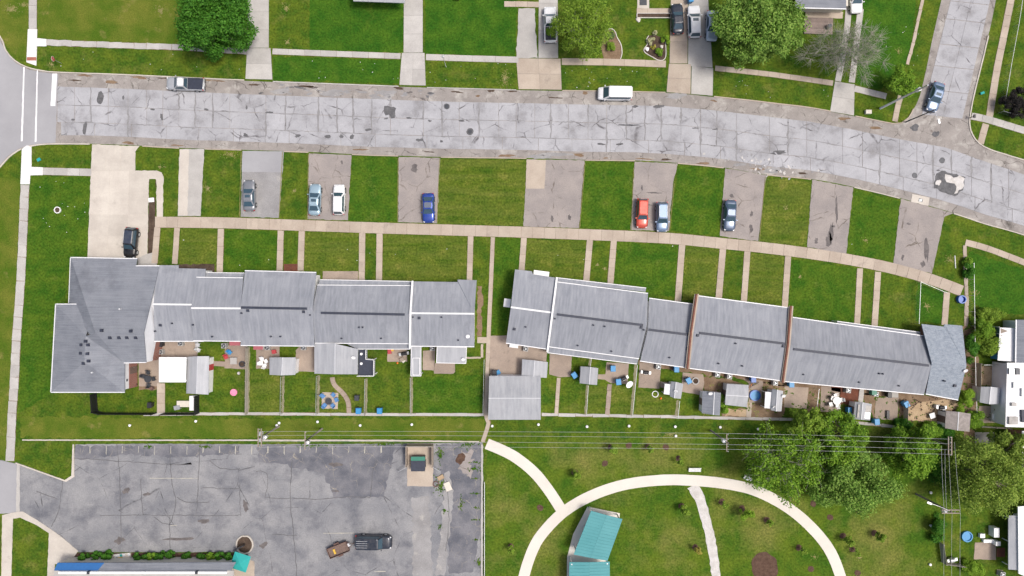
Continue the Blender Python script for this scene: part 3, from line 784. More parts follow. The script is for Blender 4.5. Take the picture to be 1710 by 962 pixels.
lchild('mulch_spill', blob(768, 766, 9, 8, 16, .5), .026, 'mulch')
for x, y, rx, ry in ((560, 776, 9, 4), (200, 902, 8, 6), (410, 845, 4, 9), (560, 820, 5, 2), (440, 910, 6, 5), (210, 820, 6, 5), (245, 825, 5, 3), (340, 870, 10, 3), (300, 900, 25, 3)):
    lchild('oil_stain', blob(x, y, rx, ry, 14, .5), .021, 'oil')
cr = [[(196, 742), (200, 800), (202, 860), (203, 905)], [(105, 803), (98, 850), (86, 880)], [(283, 742), (286, 800), (293, 830), (290, 860), (284, 876)], [(168, 861), (250, 860), (330, 861), (400, 860)], [(334, 742), (331, 800), (328, 860)],
      [(350, 768), (368, 782), (400, 783)], [(283, 862), (284, 915)], [(427, 787), (445, 790), (447, 815), (442, 830), (470, 833), (488, 832), (530, 834), (570, 830), (618, 830)], [(488, 768), (485, 830), (490, 890), (496, 962)], [(619, 830), (622, 790), (628, 770)], [(335, 815), (400, 816)], [(295, 830), (310, 838), (350, 838)],
      [(455, 893), (496, 894)], [(60, 820), (96, 833)], [(235, 800), (237, 840), (240, 860)], [(258, 863), (270, 873), (290, 877)], [(400, 810), (402, 862)], [(745, 800), (750, 860), (744, 920)], [(135, 780), (120, 790)], [(120, 765), (300, 776), (318, 772)]]
for c in cr:
    pts = []
    for p in catmull(c, 7): pts.append((p.x + random.uniform(-.9, .9), p.y + random.uniform(-.9, .9)))
    lchild('sealed_crack', ribbon(pts, lambda t: random.uniform(.5, 1.5), 0, smooth=False), .026, 'tar')
for x in range(150, 660, 27):
    lchild('bay_marking', [(x, 745), (x + 1.2, 745), (x + 1.2 + random.uniform(-1, 1), 757 + random.uniform(-3, 5)), (x + random.uniform(-1, 0), 757)], .031, 'oldpaint', .4)
for poly in ([(540, 890), (592, 889.6), (592, 890.6), (540, 891)], [(625, 954), (644, 953.5), (644, 954.7), (625, 955)], [(250, 798), (330, 798.4), (330, 799.2), (250, 799)], [(285, 877), (296, 876.6), (296, 877.6), (285, 878)]):
    lchild('bay_marking', poly, .031, 'oldpaint', .2)
for y in (770, 797, 822, 846, 866, 899):
    weeds(795, y + 2, 8, 1.1)
for x, y, rx, ry in ((800, 940, 5, 9), (736, 812, 8, 14), (770, 844, 4, 10), (742, 853, 3, 5), (735, 880, 3, 3), (735, 760, 6, 15), (793, 783, 9, 4), (520, 745, 26, 2), (250, 746, 8, 3), (345, 746, 12, 2), (640, 742, 18, 2), (780, 742, 18, 5)):
    weeds(x, y, rx, ry)
concrete('kerb', [(38, 733.6), (640, 734), (800, 736.5), (800, 738.6), (640, 736.4), (38, 735.6)], 'conc', .14, .15, skirt=.16)
concrete('kerb', [(27, 772), (109, 801.5), (120, 794), (122, 742), (124, 742), (124.5, 796), (111, 804.5), (27, 774)], 'conc', .13, .1, skirt=.15)
concrete('kerb', [(803.5, 742), (806.5, 742), (806.5, 1300), (802.5, 1300)], 'conc_gray', .13, .3, skirt=.15)
concrete('entrance_walk', [(4, 860), (20, 856), (38, 854), (62, 868), (100, 894), (131, 920), (118, 938), (92, 942), (88, 1000), (78, 1000), (82, 890), (62, 877), (34, 864), (22, 866), (18, 1000), (2, 1000)], 'conc', .07, .2)
# ------------------------------------------------------------------ park paths
PARK = [(872, 1080), (868, 1000), (875, 962), (888, 922), (905, 892), (940, 856), (985, 829), (1040, 810), (1100, 802), (1150, 802), (1210, 807.5), (1260, 819), (1310, 844), (1350, 876), (1383, 915), (1402, 958), (1410, 1000), (1408, 1080)]
concrete('park_path', ribbon(PARK, 18, .1, 8), 'path_white', .035, 0)
concrete('park_path', ribbon([(813, 741), (855, 760), (890, 787), (915, 817), (938, 852)], 18, .1, 8), 'path_white', .031, 0)
concrete('gravel_path', ribbon([(1156, 811), (1171, 840), (1184, 890), (1192, 930), (1199, 1000), (1202, 1080)], lambda t: 18 - 3 * math.sin(t * 3), 1.0, 6), 'gravel', .026, 0)
# ================================================================== BUILDINGS
CAMP = Vector((0, 0, CAM_H))
def ray_plane(px, py, p0, n):
    d = G(px, py, 0) - CAMP
    t = (p0 - CAMP).dot(n) / d.dot(n)
    return CAMP + d * t
def plane(a, b, c):
    n = (b - a).cross(c - a).normalized()
    return (a, n if n.z > 0 else -n)

class Bld:
    """a building whose corners are measured; parts are stored in its own axes"""
    def __init__(s, name, label, cat, cpx, rz=0.0, group=None):
        s.o = thing(name, label, cat, G(*cpx), rz, group)
        s.loc = Vector(s.o.location); s.rz = rz
        s.c, s.n = math.cos(-rz), math.sin(-rz)
        s.slopes = []
    def L(s, p):
        d = Vector(p) - s.loc
        return Vector((d.x * s.c - d.y * s.n, d.x * s.n + d.y * s.c, d.z))
    def part(s, name, mb, mat, parent=None, smooth=False):
        q = MB(); q.f = mb.f; q.v = [tuple(s.L(v)) for v in mb.v]
        return q.build(name, mat, parent or s.o, smooth)
    def slope(s, pts, mat, t=.16, name='roof_slope'):
        w = [G(*p) for p in pts]
        s.slopes.append((plane(w[0], w[1], w[2]), pts))
        return s.part(name, MB().slab3(w, t), mat)
    def vent(s, px, py, i, r=.17, h=.3, mat='vent', name='roof_vent', box=True):
        p = ray_plane(px, py, *s.slopes[i][0])
        mb = MB()
        if box: mb.box(p.x, p.y, p.z - .08, r * 2, r * 2, h + .08, s.rz, .8)
        else: mb.lathe(p.x, p.y, [(r, p.z - .1), (r, p.z + h), (r * .6, p.z + h + .03)], 10)
        return s.part(name, mb, M[mat])
    def rod(s, a, b, w, h, mat, name, dz=0.0):
        """a bar laid along two measured 3-D points"""
        a = G(*a) if not isinstance(a, Vector) else a; b = G(*b) if not isinstance(b, Vector) else b
        d = b - a; n = Vector((-d.y, d.x, 0)).normalized() * w / 2
        up = Vector((0, 0, 1))
        vs = [a + n + up * dz, a - n + up * dz, b - n + up * dz, b + n + up * dz]
        vs += [v + up * h for v in vs]
        mb = MB().add(vs, [(0, 1, 2, 3), (7, 6, 5, 4), (0, 4, 5, 1), (1, 5, 6, 2), (2, 6, 7, 3), (3, 7, 4, 0)])
        return fixn(s.part(name, mb, M[mat]))
    def wallbox(s, x0, x1, y0, y1, h, mat, yr=None, hr=None, name='wall'):
        """walls in own axes; with yr/hr the end walls rise to a gable along x"""
        q = MB()
        if yr is None:
            q.box((x0 + x1) / 2, (y0 + y1) / 2, 0, x1 - x0, y1 - y0, h)
        else:
            pr = [(y0, 0), (y1, 0), (y1, h), (yr, hr), (y0, h)]
            q.loft([[(x0, a, b) for a, b in pr], [(x1, a, b) for a, b in pr]])
        return fixn(q.build(name, mat, s.o))
    def opening(s, x, y, z0, w, h, side, kind='window'):
        """window or door on a wall whose outside faces side = (dx, dy) in own axes"""
        dx, dy = side
        ax = abs(dy) > 0
        f = MB(); p = MB()
        t = .05
        def bx(m, w_, h_, z_, dep, off):
            if ax: m.box(x, y + dy * off, z_, w_, dep, h_)
            else: m.box(x + dx * off, y, z_, dep, w_, h_)
        bx(f, w, h, z0, t, t / 2 - .01)
        fo = f.build(kind, M['trim'] if kind == 'window' else M['wood_brown'], s.o)
        if kind == 'window':
            bx(p, w - .16, h / 2 - .10, z0 + .07, .02, t + .002); a = p.build('pane', M['pane'], fo)
            p2 = MB(); bx(p2, w - .16, h / 2 - .10, z0 + h / 2 + .03, .02, t + .002); p2.build('pane', M['pane'], fo)
        else:
            k = MB()
            if ax: k.box(x + w * .36, y + dy * .07, z0 + 1, .05, .06, .05)
            else: k.box(x + dx * .07, y + w * .36, z0 + 1, .06, .05, .05)
            k.build('handle', M['steel'], fo)

def townhouse(label, NW, NE, RW, RE, SW, SE, ze=2.9, zr=4.7, roof='roof', vents=(), vent_line=None, porchN=None, porchS=None, wall='siding', notch=None, ridge_white=True, zeN=None):
    """one dwelling of a row: two roof slopes, ridge, gutters, walls, door and windows"""
    zn = zeN if zeN else ze
    rw, re = G(*RW, zr), G(*RE, zr)
    rz = math.atan2(re.y - rw.y, re.x - rw.x)
    cx = ((NW[0] + SE[0]) / 2, (NW[1] + SE[1]) / 2)
    b = Bld('townhouse', label, 'house', cx, rz, 'grey-roofed townhouses joined in rows')
    nn = [(*NW, zn)] + ([(*p, zn) for p in notch] if notch else []) + [(*NE, zn)]
    b.slope(nn + [(*RE, zr), (*RW, zr)], M[roof])
    b.slope([(*RW, zr), (*RE, zr), (*SE, ze), (*SW, ze)], M[roof])
    L = [b.L(G(*NW, zn)), b.L(G(*NE, zn)), b.L(G(*SW, ze)), b.L(G(*SE, ze)), b.L(rw), b.L(re)]
    x0 = max(L[0].x, L[2].x) + .12; x1 = min(L[1].x, L[3].x) - .12
    yS = (L[2].y + L[3].y) / 2 + .45; yN = (L[0].y + L[1].y) / 2 - .45
    hS = ze - .02; yr = (L[4].y + L[5].y) / 2
    b.wallbox(x0, x1, yS, yN, min(ze, zn) - .1, M[wall], yr, zr - .45)
    for a, c, z, sgn in ((NW, NE, zn, 1), (SW, SE, ze, -1)):
        if sgn > 0 and notch: continue
        b.rod(Vector(G(*a, z)), Vector(G(*c, z)), .14, .12, 'trim', 'gutter', -.10)
    # ridge cap or the dark ridge vent
    if vent_line:
        p = [ray_plane(q[0], q[1], G(*RW, zr), Vector((0, 0, 1))) for q in vent_line]
        b.rod(p[0], p[1], .34, .10, 'vent', 'ridge_vent', .0)
    elif ridge_white:
        b.rod(rw, re, .24, .05, 'trim', 'ridge_cap', -.015)
    for v in vents:
        big = len(v) > 2
        i = 0 if v[1] < (RW[1] + (RE[1] - RW[1]) * (v[0] - RW[0]) / max(1, RE[0] - RW[0])) else 1
        b.vent(v[0], v[1], i, .21 if big else .12, .22 if big else .34, 'vent', 'roof_vent' if big else 'vent_pipe', box=big)
    # lower pent roofs in front of / behind the main eaves
    for pr in (porchN, porchS):
        if not pr: continue
        a0, a1, c1, c0 = pr
        w = [G(*a0, 2.55), G(*a1, 2.55), G(*c1, 2.3), G(*c0, 2.3)]
        b.part('porch_roof', MB().slab3(w, .1), M[roof])
        b.rod(Vector(G(*c0, 2.3)), Vector(G(*c1, 2.3)), .10, .10, 'trim', 'porch_gutter', -.06)
        for q in (c0, c1):
            g0 = G(*q, 2.2)
            ins = (G((a0[0] + c1[0]) / 2, (a0[1] + c1[1]) / 2, 2.2) - g0).normalized() * .25
            b.part('porch_post', MB().box(g0.x + ins.x, g0.y + ins.y, 0, .12, .12, 2.22), M['white'])
    w = x1 - x0
    n = max(1, round(w / 7.5))
    for k in range(n):
        xc = x0 + w * (k + .5) / n
        for y, sd in ((yN, 1), (yS, -1)):
            b.opening(xc - 1.6, y, .1, 1.0, 2.05, (0, sd), 'door')
            b.opening(xc + .9, y, .9, 1.5, 1.25, (0, sd))
    return b

# ---- west row
townhouse('narrow grey-roofed townhouse touching the large hip-roofed end block', (262, 443), (343, 449), (256, 508), (340, 509), (258, 570), (340, 570),
          vents=((313.8, 496), (318, 500.5, 1), (268, 543, 1), (288, 540), (260, 553)), notch=[(298, 443), (298, 448)])
townhouse('low grey-roofed townhouse with a white broken ridge, set back behind a pale porch roof', (328, 463), (406, 464), (319, 514.5), (402, 515), (323, 569), (402, 570), ze=3.4, zr=5.15,
          vents=((323, 542.5), (355, 562)), porchN=((341, 463), (406, 464), (408, 456), (343, 455)))
townhouse('grey-roofed townhouse with dark ridge vent, projecting towards the street beside the brick stoop', (409, 452), (528, 455), (402, 514), (522, 515), (402, 577), (525, 578), ze=3.1, zr=5.1,
          vents=((404, 523), (414, 518.6, 1), (453, 562), (469, 562), (507, 520.6, 1)), vent_line=((403, 513.5), (513, 515.5)))
townhouse('wide grey-roofed townhouse with pale strips along both eaves and a ridge vent', (530, 476), (688, 477), (521, 522), (685, 525), (526, 573), (684, 574), zr=4.75,
          vents=((518.5, 526), (600, 546.6), (606, 546.6), (571, 565), (637, 565)), vent_line=((536, 522.5), (676, 525.3)), porchN=((532, 475), (688, 476), (688, 470), (534, 467)), porchS=((578, 574), (684, 574), (685, 583), (597, 583)))
b = townhouse('grey-roofed end townhouse beside the narrow footpath, with a white coping on one side', (690, 470), (796, 468), (687, 523), (792, 524), (686, 578), (792, 579), 
          vents=((690, 529.5), (700, 531, 1), (737.5, 529.7), (765.5, 568)), notch=[(764, 471), (764, 467)])
b.rod(Vector(G(689, 469, 3.1)), Vector(G(685.5, 523, 4.95)), .28, .25, 'white', 'coping', -.1)
b.rod(Vector(G(685.5, 523, 4.95)), Vector(G(684.5, 582, 2.9)), .28, .25, 'white', 'coping', -.1)
b.vent(780.6, 562, 1, .3, .14, 'alu', 'round_vent', False)
# ---- large hip-roofed end block
b = Bld('end_block', 'large blue-grey shingled end block with hip roof and white gable wall', 'house', (165, 545), 0)
zN, zR, zS, zW, zWR = 2.6, 6.4, 4.2, 3.7, 5.7
b.slope([(118, 430, zN), (229, 432, zN), (227, 444, zN + .4), (266, 444, zN + .4), (240, 556, zR), (160, 557, zR)], M['shingle'])
b.slope([(240, 556, zR), (244, 605, zS), (207, 606, zS), (160, 557, zR)], M['shingle'])
b.slope([(118, 430, zN), (160, 557, zR), (150, 559, zR - .45), (115, 507, zN + .1)], M['shingle'])
b.slope([(93, 508, zW), (162, 508, zW), (143, 561, zWR)], M['shingle'])
b.slope([(93, 508, zW), (143, 561, zWR), (141, 604, zWR), (85, 655, zW)], M['shingle'])
b.slope([(85, 655, zW), (141, 604, zWR), (208, 655, zW)], M['shingle'])
b.slope([(143, 561, zWR), (208, 606, zW + .02), (208, 655, zW), (141, 604, zWR)], M['shingle'])
b.slope([(143, 561, zWR), (160, 557, zR - .06), (207.5, 606, zS - .06), (208, 606.3, zW)], M['shingle'])
for a, c in (((118, 430, zN), (229, 432, zN)), ((227, 444, zN + .4), (266, 444, zN + .4)), ((93, 508, zW), (162, 508, zW)), ((85, 655, zW), (208, 655, zW)), ((93, 508, zW), (85, 655, zW)), ((115, 506, zN), (118, 430, zN)), ((207, 606, zS), (244, 605, zS))):
    b.rod(a, c, .16, .14, 'trim', 'gutter', -.12)
for i, (x, y) in enumerate(((169.6, 552), (218.4, 553), (183.7, 564), (198.8, 564), (212, 564), (226.7, 564))):
    b.vent(x, y, 0 if y < 557 else 1, .22, .2)
for x, y in ((143, 570), (136, 576), (135, 590)): b.vent(x, y, 4, .22, .2)
for x, y in ((147, 576), (146, 590.6), (148, 603)): b.vent(x, y, 6, .22, .2)
b.vent(139.4, 607, 5, .22, .2); b.vent(201, 516, 0, .12, .35, 'alu', 'vent_pipe', False); b.vent(154.5, 622, 5, .12, .3, 'alu', 'vent_pipe', False)
# walls: brick ground storey, white upper walls
def lw(pts): return [b.L(G(*p)) for p in pts]
q = lw([(121, 433, zN), (226, 447, zN), (240, 556, zR), (243, 603, zS), (92, 510, zW), (205, 652, zW), (89, 652, zW), (264, 446, zN)])
xe = b.L(G(244, 605, zS)).x - .12; yN = b.L(G(118, 430, zN)).y - .4; yS = b.L(G(244, 605, zS)).y + .35
yRr = b.L(G(240, 556, zR)).y; xw = b.L(G(118, 430, zN)).x + .4
yN2 = b.L(G(266, 444, zN)).y - .4
def edge_wall(pts, z0, z1, mat, name, t=.25, inw=Vector((-1, 0, 0))):
    """vertical wall right under a roof edge; pts = (px, py, roof z)"""
    w = [G(*p) for p in pts]
    ring = []
    for p in w:
        q = p + inw * .10
        lo = z0; hi = (p.z - .17) if z1 is None else z1
        ring.append([Vector((q.x, q.y, lo)), Vector((q.x, q.y, hi)), Vector((q.x, q.y, hi)) + inw * t, Vector((q.x, q.y, lo)) + inw * t])
    return fixn(b.part(name, MB().loft(ring), mat))
east = [(266, 444, zN + .4), (240, 556, zR), (244, 605, zS)]
edge_wall(east, 2.3, None, M['siding'], 'upper_wall'); edge_wall(east, 0, 2.3, M['brick'], 'brick_wall', .22)
edge_wall([(207, 606, zS), (244, 605, zS)], 2.3, None, M['siding'], 'upper_wall', inw=Vector((0, 1, 0)))
MB().box((xw + 3.2 + xe) / 2 - .2, (yS + yN2) / 2 + .3, 0, xe - xw - 3.6, yN2 - yS - .8, 2.28).build('brick_wall', M['brick'], b.o)
b.wallbox(xw, xw + 3.15, b.L(G(115, 507, zN)).y, yN, zN - .25, M['brick'], name='brick_wall')
wx0, wx1 = b.L(G(90, 560, zW)).x + .5, b.L(G(208, 655, zW)).x - .15
wy0, wy1 = b.L(G(208, 655, zW)).y + .35, b.L(G(93, 508, zW)).y - .4
MB().box((wx0 + wx1) / 2, (wy0 + wy1) / 2, 2.30, wx1 - wx0, wy1 - wy0, zW - 2.5).build('upper_wall', M['siding'], b.o)
MB().box((wx0 + wx1) / 2, (wy0 + wy1) / 2, 0, wx1 - wx0 + .06, wy1 - wy0 + .06, 2.30).build('brick_wall', M['brick'], b.o)
for k in range(3):
    b.opening(xw + 1.8 + k * 3.1, yN if k < 1 else yN2, .1 if k else .8, 1.0 if k else 1.4, 2.05 if k else 1.2, (0, 1), 'door' if k else 'window')
    b.opening(wx0, wy0 + 2.2 + k * 3.6, .9, 1.5, 1.2, (-1, 0)); b.opening(wx0 + 1.8 + k * 3.2, wy0, .9, 1.4, 1.2, (0, -1))
b.opening(wx1, wy0 + 1.3, 2.6, .5, .55, (1, 0)); b.opening(wx1 + .03, wy0 + 2.6, .1, 1.0, 2.0, (1, 0), 'door')

# ---- east row, turned a little clockwise
b = townhouse('grey-roofed end townhouse by the tan concrete yard, white box on its gable side', (860, 450), (929, 464), (853, 513), (921, 522), (845, 573), (913, 583), vents=((907.5, 507.8), (909.5, 515, 1), (859, 549.6, 1), (878, 546)), notch=[(888, 453), (890, 458)])
for x, y, w_, d_, z_ in ((904, 457, 2.3, .8, 2.3), (847, 506, 1.0, 1.25, 2.4)):
    p = G(x, y, z_); q = b.L(p)
    MB().box(q.x, q.y, 2.1, w_, d_, .22).build('canopy', M['white'], b.o)
b.rod(Vector(G(930, 463, 3.1)), Vector(G(922.5, 522, 4.95)), .28, .25, 'white', 'coping', -.1)
b.rod(Vector(G(922.5, 522, 4.95)), Vector(G(914, 588, 2.9)), .28, .25, 'white', 'coping', -.1)
townhouse('wide grey-roofed townhouse with ridge vent between the white coping and a lower unit', (931, 471), (1082, 490), (923, 524), (1080, 544), (916, 579), (1067, 599), vents=((926.6, 532), (991, 543), (1009.6, 545), (1070.8, 546.8, 1), (1074.8, 551), (964.8, 577), (1021, 586.6)), vent_line=((930, 525), (1074, 543)), porchN=((931, 470.5), (1078, 487.5), (1079, 481), (932, 464)), porchS=((916, 580), (1066, 600), (1064, 608), (914, 589)))
townhouse('narrower grey-roofed townhouse set back against the brick firewall', (1084, 498), (1158, 508), (1082, 550.5), (1151, 559.5), (1069, 603), (1146, 614), ze=2.75, zr=4.5, vents=((1117.8, 597), (1148, 582, 1)), vent_line=((1083.5, 550.5), (1150, 559)))
b = townhouse('wide grey-roofed townhouse held between two red brick firewalls', (1166, 494), (1318, 514), (1157, 555), (1313, 574.5), (1151, 615), (1305, 636), ze=3.0, zr=4.9, vents=((1165, 560, 1), (1199.6, 607), (1239, 611), (1308, 578, 1), (1228, 573.5)), vent_line=((1168, 556), (1311, 574)), wall='brick')
for pts in (((1163.5, 491), (1154, 556), (1148, 616)), ((1321, 511), (1316, 575), (1307, 639))):
    zz = (3.35, 5.2, 3.25)
    for i in (0, 1):
        b.rod(Vector(G(*pts[i], zz[i])), Vector(G(*pts[i + 1], zz[i + 1])), .24, .4, 'brick_top', 'firewall', -.32)
        for dx in (-2.6, 2.6):
            b.rod(Vector(G(pts[i][0] + dx, pts[i][1], zz[i] - .18)), Vector(G(pts[i + 1][0] + dx, pts[i + 1][1], zz[i + 1] - .18)), .2, .06, 'conc_tan', 'flashing', 0)
townhouse('longest grey-roofed townhouse, between a brick firewall and the speckled shingle end house', (1324, 530), (1550, 562), (1319, 582), (1555, 611), (1310, 637), (1543, 659), vents=((1340.5, 625), (1433.5, 638), (1467, 623.5), (1473, 624), (1500, 644)), vent_line=((1325, 583), (1551, 610.5)), porchN=((1398, 541), (1537, 560), (1537, 555), (1398, 536.5)))
townhouse('end house with speckled blue-grey shingle roof near the blue barrel', (1539, 541), (1607, 544), (1556, 606), (1614, 611), (1546, 658), (1600, 668), ze=3.0, zr=4.9, roof='shingle_blue', vents=((1557.8, 590.5), (1576, 636), (1594, 644, 1)), ridge_white=False, notch=[(1576, 545.5), (1578, 541.5)], wall='brick')

# ---- additions behind the west row
def lean_to(name, label, cat, quad, z_hi, z_lo, mat, posts=True, trim='trim', group=None):
    """flat or leaning roof on posts: quad = px corners, first two at the high side"""
    c = (sum(p[0] for p in quad) / 4, sum(p[1] for p in quad) / 4)
    b = Bld(name, label, cat, c, 0, group)
    z = (z_hi, z_hi, z_lo, z_lo)
    w = [G(*quad[i], z[i]) for i in range(4)]
    b.part('roof', MB().slab3(w, .12), mat)
    for i in range(4):
        b.rod(w[i], w[(i + 1) % 4], .09, .10, trim, 'roof_edge', -.07)
    cc = sum(w, Vector()) / 4
    for i in range(4):
        d = (cc - w[i]); d.z = 0
        p = w[i] + d.normalized() * .25
        b.part('post', MB().box(p.x, p.y, 0, .11, .11, z[i] - .1), M['white'])
    return b
def gabled(name, label, cat, quad, ridge, ze, zr, roof, wall='siding', group=None, door=None, axis='v', dmat='wood_brown'):
    """small gabled building; quad = px roof corners tl,tr,br,bl; ridge = two px points"""
    c = (sum(p[0] for p in quad) / 4, sum(p[1] for p in quad) / 4)
    r0, r1 = G(*ridge[0], zr), G(*ridge[1], zr)
    rz = math.atan2(r1.y - r0.y, r1.x - r0.x)
    if axis == 'v': rz += math.pi / 2
    b = Bld(name, label, cat, c, rz, group)
    tl, tr, br, bl = [(*p, ze) for p in quad]
    R0, R1 = (*ridge[0], zr), (*ridge[1], zr)
    if axis == 'v':
        b.slope([tl, R0, R1, bl], M[roof], .08); b.slope([R0, tr, br, R1], M[roof], .08)
    else:
        b.slope([tl, tr, R1, R0], M[roof], .08); b.slope([R0, R1, br, bl], M[roof], .08)
    b.rod(r0, r1, .12, .04, 'ridge', 'ridge_cap', -.015)
    l = [b.L(G(*p)) for p in (tl, tr, br, bl)]
    xs_ = sorted(p.x for p in l); ys_ = sorted(p.y for p in l)
    x0, x1 = xs_[1] + .10, xs_[2] - .10; y0, y1 = ys_[1] + .10, ys_[2] - .10
    rl = b.L(r0)
    if axis == 'v':
        pr = [(x0, 0), (x1, 0), (x1, ze - .06), (rl.x, zr - .15), (x0, ze - .06)]
        o = MB().loft([[(a, y0, c_) for a, c_ in pr], [(a, y1, c_) for a, c_ in pr]]).build('wall', M[wall], b.o)
    else:
        pr = [(y0, 0), (y1, 0), (y1, ze - .06), (rl.y, zr - .15), (y0, ze - .06)]
        o = MB().loft([[(x0, a, c_) for a, c_ in pr], [(x1, a, c_) for a, c_ in pr]]).build('wall', M[wall], b.o)
    fixn(o)
    b.box = (x0, x1, y0, y1)
    if door:
        side, off, w = door
        d = MB()
        if side == 'e': d.box(x1 + .02, y0 + (y1 - y0) * off, .02, .06, w, min(1.85, ze - .25))
        if side == 'w': d.box(x0 - .02, y0 + (y1 - y0) * off, .02, .06, w, min(1.85, ze - .25))
        if side == 's': d.box(x0 + (x1 - x0) * off, y0 - .02, .02, w, .06, min(1.85, ze - .25))
        if side == 'n': d.box(x0 + (x1 - x0) * off, y1 + .02, .02, w, .06, min(1.85, ze - .25))
        d.build('door', M[dmat], b.o)
    return b
b = gabled('sunroom', 'grey gabled sunroom built onto the back of the row beside a black deck', 'sunroom', [(525, 574), (598, 583), (597, 625), (525, 624)], [(559.5, 574), (559, 625)], 2.7, 3.5, 'roof_shed', door=('s', .45, .9))
gabled('garden_shed', 'pale grey gabled shed straddling the wire fence line between patios', 'shed', [(450, 597), (494, 597), (493, 626), (450, 626)], [(472, 597), (470, 627)], 2.1, 2.8, 'roof_shed', door=('s', .5, 1.0))
b = gabled('garage', 'long grey shed with white side wall and red door next to the white canopy', 'shed', [(313, 596), (349, 595), (348, 659), (311, 657)], [(330, 595), (328, 658)], 1.9, 2.7, 'roof_shed', 'white', door=('e', .72, .9), dmat='red')
lean_to('canopy', 'square bright white canopy over a patio', 'canopy', [(266, 597), (311, 597), (310, 638), (266, 638)], 2.5, 2.45, M['white'], trim='white')
b = lean_to('patio_cover', 'grey patio cover with white edge and an antenna', 'patio cover', [(730, 579), (779, 580), (778, 607), (729, 606)], 2.6, 2.45, M['roof_shed'], trim='white')
b = lean_to('side_entry', 'narrow grey lean-to roof with a white framed hatch', 'lean-to', [(687, 578), (703, 578), (703, 628), (686, 628)], 2.4, 2.3, M['roof_shed'])
p = b.L(G(695, 612, 2.35))
for dx, dy, sx, sy in ((0, 1.25, 1.0, .08), (0, -1.25, 1.0, .08), (.5, 0, .08, 2.58), (-.5, 0, .08, 2.58)):
    MB().box(p.x + dx, p.y + dy, 2.36, sx, sy, .08).build('hatch_frame', M['white'], b.o)
# black deck
b = Bld('roof_deck', 'black raised deck with white railings beside the sunroom', 'deck', (612, 606))
pd = [G(*p, 2.2) for p in ((599, 584), (613, 584), (613, 599), (626, 600), (626, 627), (598, 627))]
cc = sum(pd, Vector()) / 6
b.part('deck_floor', MB().prism([(p.x, p.y) for p in pd], 2.05, 2.2), M['vent'])
for p in (pd[0], pd[3], pd[4], pd[5]): 
    w = p + (cc - p).normalized() * .2
    b.part('post', MB().box(w.x, w.y, 0, .12, .12, 2.05), M['white'])
for i in (1, 2, 3, 4):
    b.rod(pd[i], pd[i + 1], .07, .08, 'white', 'top_rail', .9); b.rod(pd[i], pd[i + 1], .04, .06, 'white', 'bottom_rail', .12)
    n = max(2, int((pd[i + 1] - pd[i]).length / .3))
    for k in range(n + 1):
        w = pd[i].lerp(pd[i + 1], k / n)
        b.part('baluster', MB().box(w.x, w.y, 2.2, .035, .035, .9), M['white'])
for x, y in ((604, 591), (604, 607)):
    p = G(x, y, 2.2); b.part('planter', MB().lathe(p.x, p.y, [(.16, 2.2), (.2, 2.5), (.17, 2.5)], 10), M['white'])
# ---- sheds behind the east row
gabled('garage', 'wide grey-roofed garage with white front edge beside the back path', 'garage', [(817, 628), (903, 628), (903, 701), (815, 701)], [(816, 665), (903, 665)], 2.5, 3.5, 'roof_shed', 'white', axis='h', door=('n', .3, 2.4), dmat='white')
bpy.data.objects['garage.001']['group'] = 'outbuildings'; 
gabled('garden_shed', 'plain grey shed tucked against the wide garage', 'shed', [(872, 600), (915, 605), (913, 631), (871, 629)], [(893, 602), (891, 630)], 2.0, 2.5, 'roof_shed')
SH = [('small grey shed with a white front between two patios, by a blue bin', [(970, 612), (999, 615), (997, 643), (968, 640)], [(986, 613), (984, 642)], 2.1, 2.7, 'roof_shed', 'v', 'w'),
      ('small white and grey shed with antenna on its roof', [(1121, 637), (1141, 641), (1137, 666), (1119, 662)], [(1129, 638), (1126, 665)], 2.2, 2.7, 'roof_shed', 'v', 'w'),
      ('dark grey shed with a white edge and a dish on its roof', [(1173, 653), (1204, 656), (1202, 694), (1172, 690)], [(1193, 655), (1191, 693)], 2.0, 2.5, 'shingle', 'v', 'w'),
      ('large pale shed with a white gable end, next to the blue pool', [(1214, 641), (1250, 643), (1247, 680), (1211, 676)], [(1212, 660), (1250, 662)], 2.1, 2.8, 'roof_shed', 'h', 'w'),
      ('white-fronted shed with two dishes beside the brown patio', [(1290, 650), (1308, 653), (1305, 687), (1287, 685)], [(1298, 651), (1296, 687)], 2.3, 2.8, 'roof_shed', 'v', 'w'),
      ('shed with panelled grey roof between two bright blue bins', [(1428, 671), (1456, 675), (1453, 702), (1425, 700)], [(1441, 672), (1438, 701)], 2.0, 2.5, 'roof_shed', 'v', 'w'),
      ('tan shingled shed at the end of the row near the bushes', [(1580, 686), (1621, 691), (1619, 721), (1578, 715)], [(1601, 688), (1599, 719)], 2.1, 2.6, 'shingle_tan', 'v', 'w')]
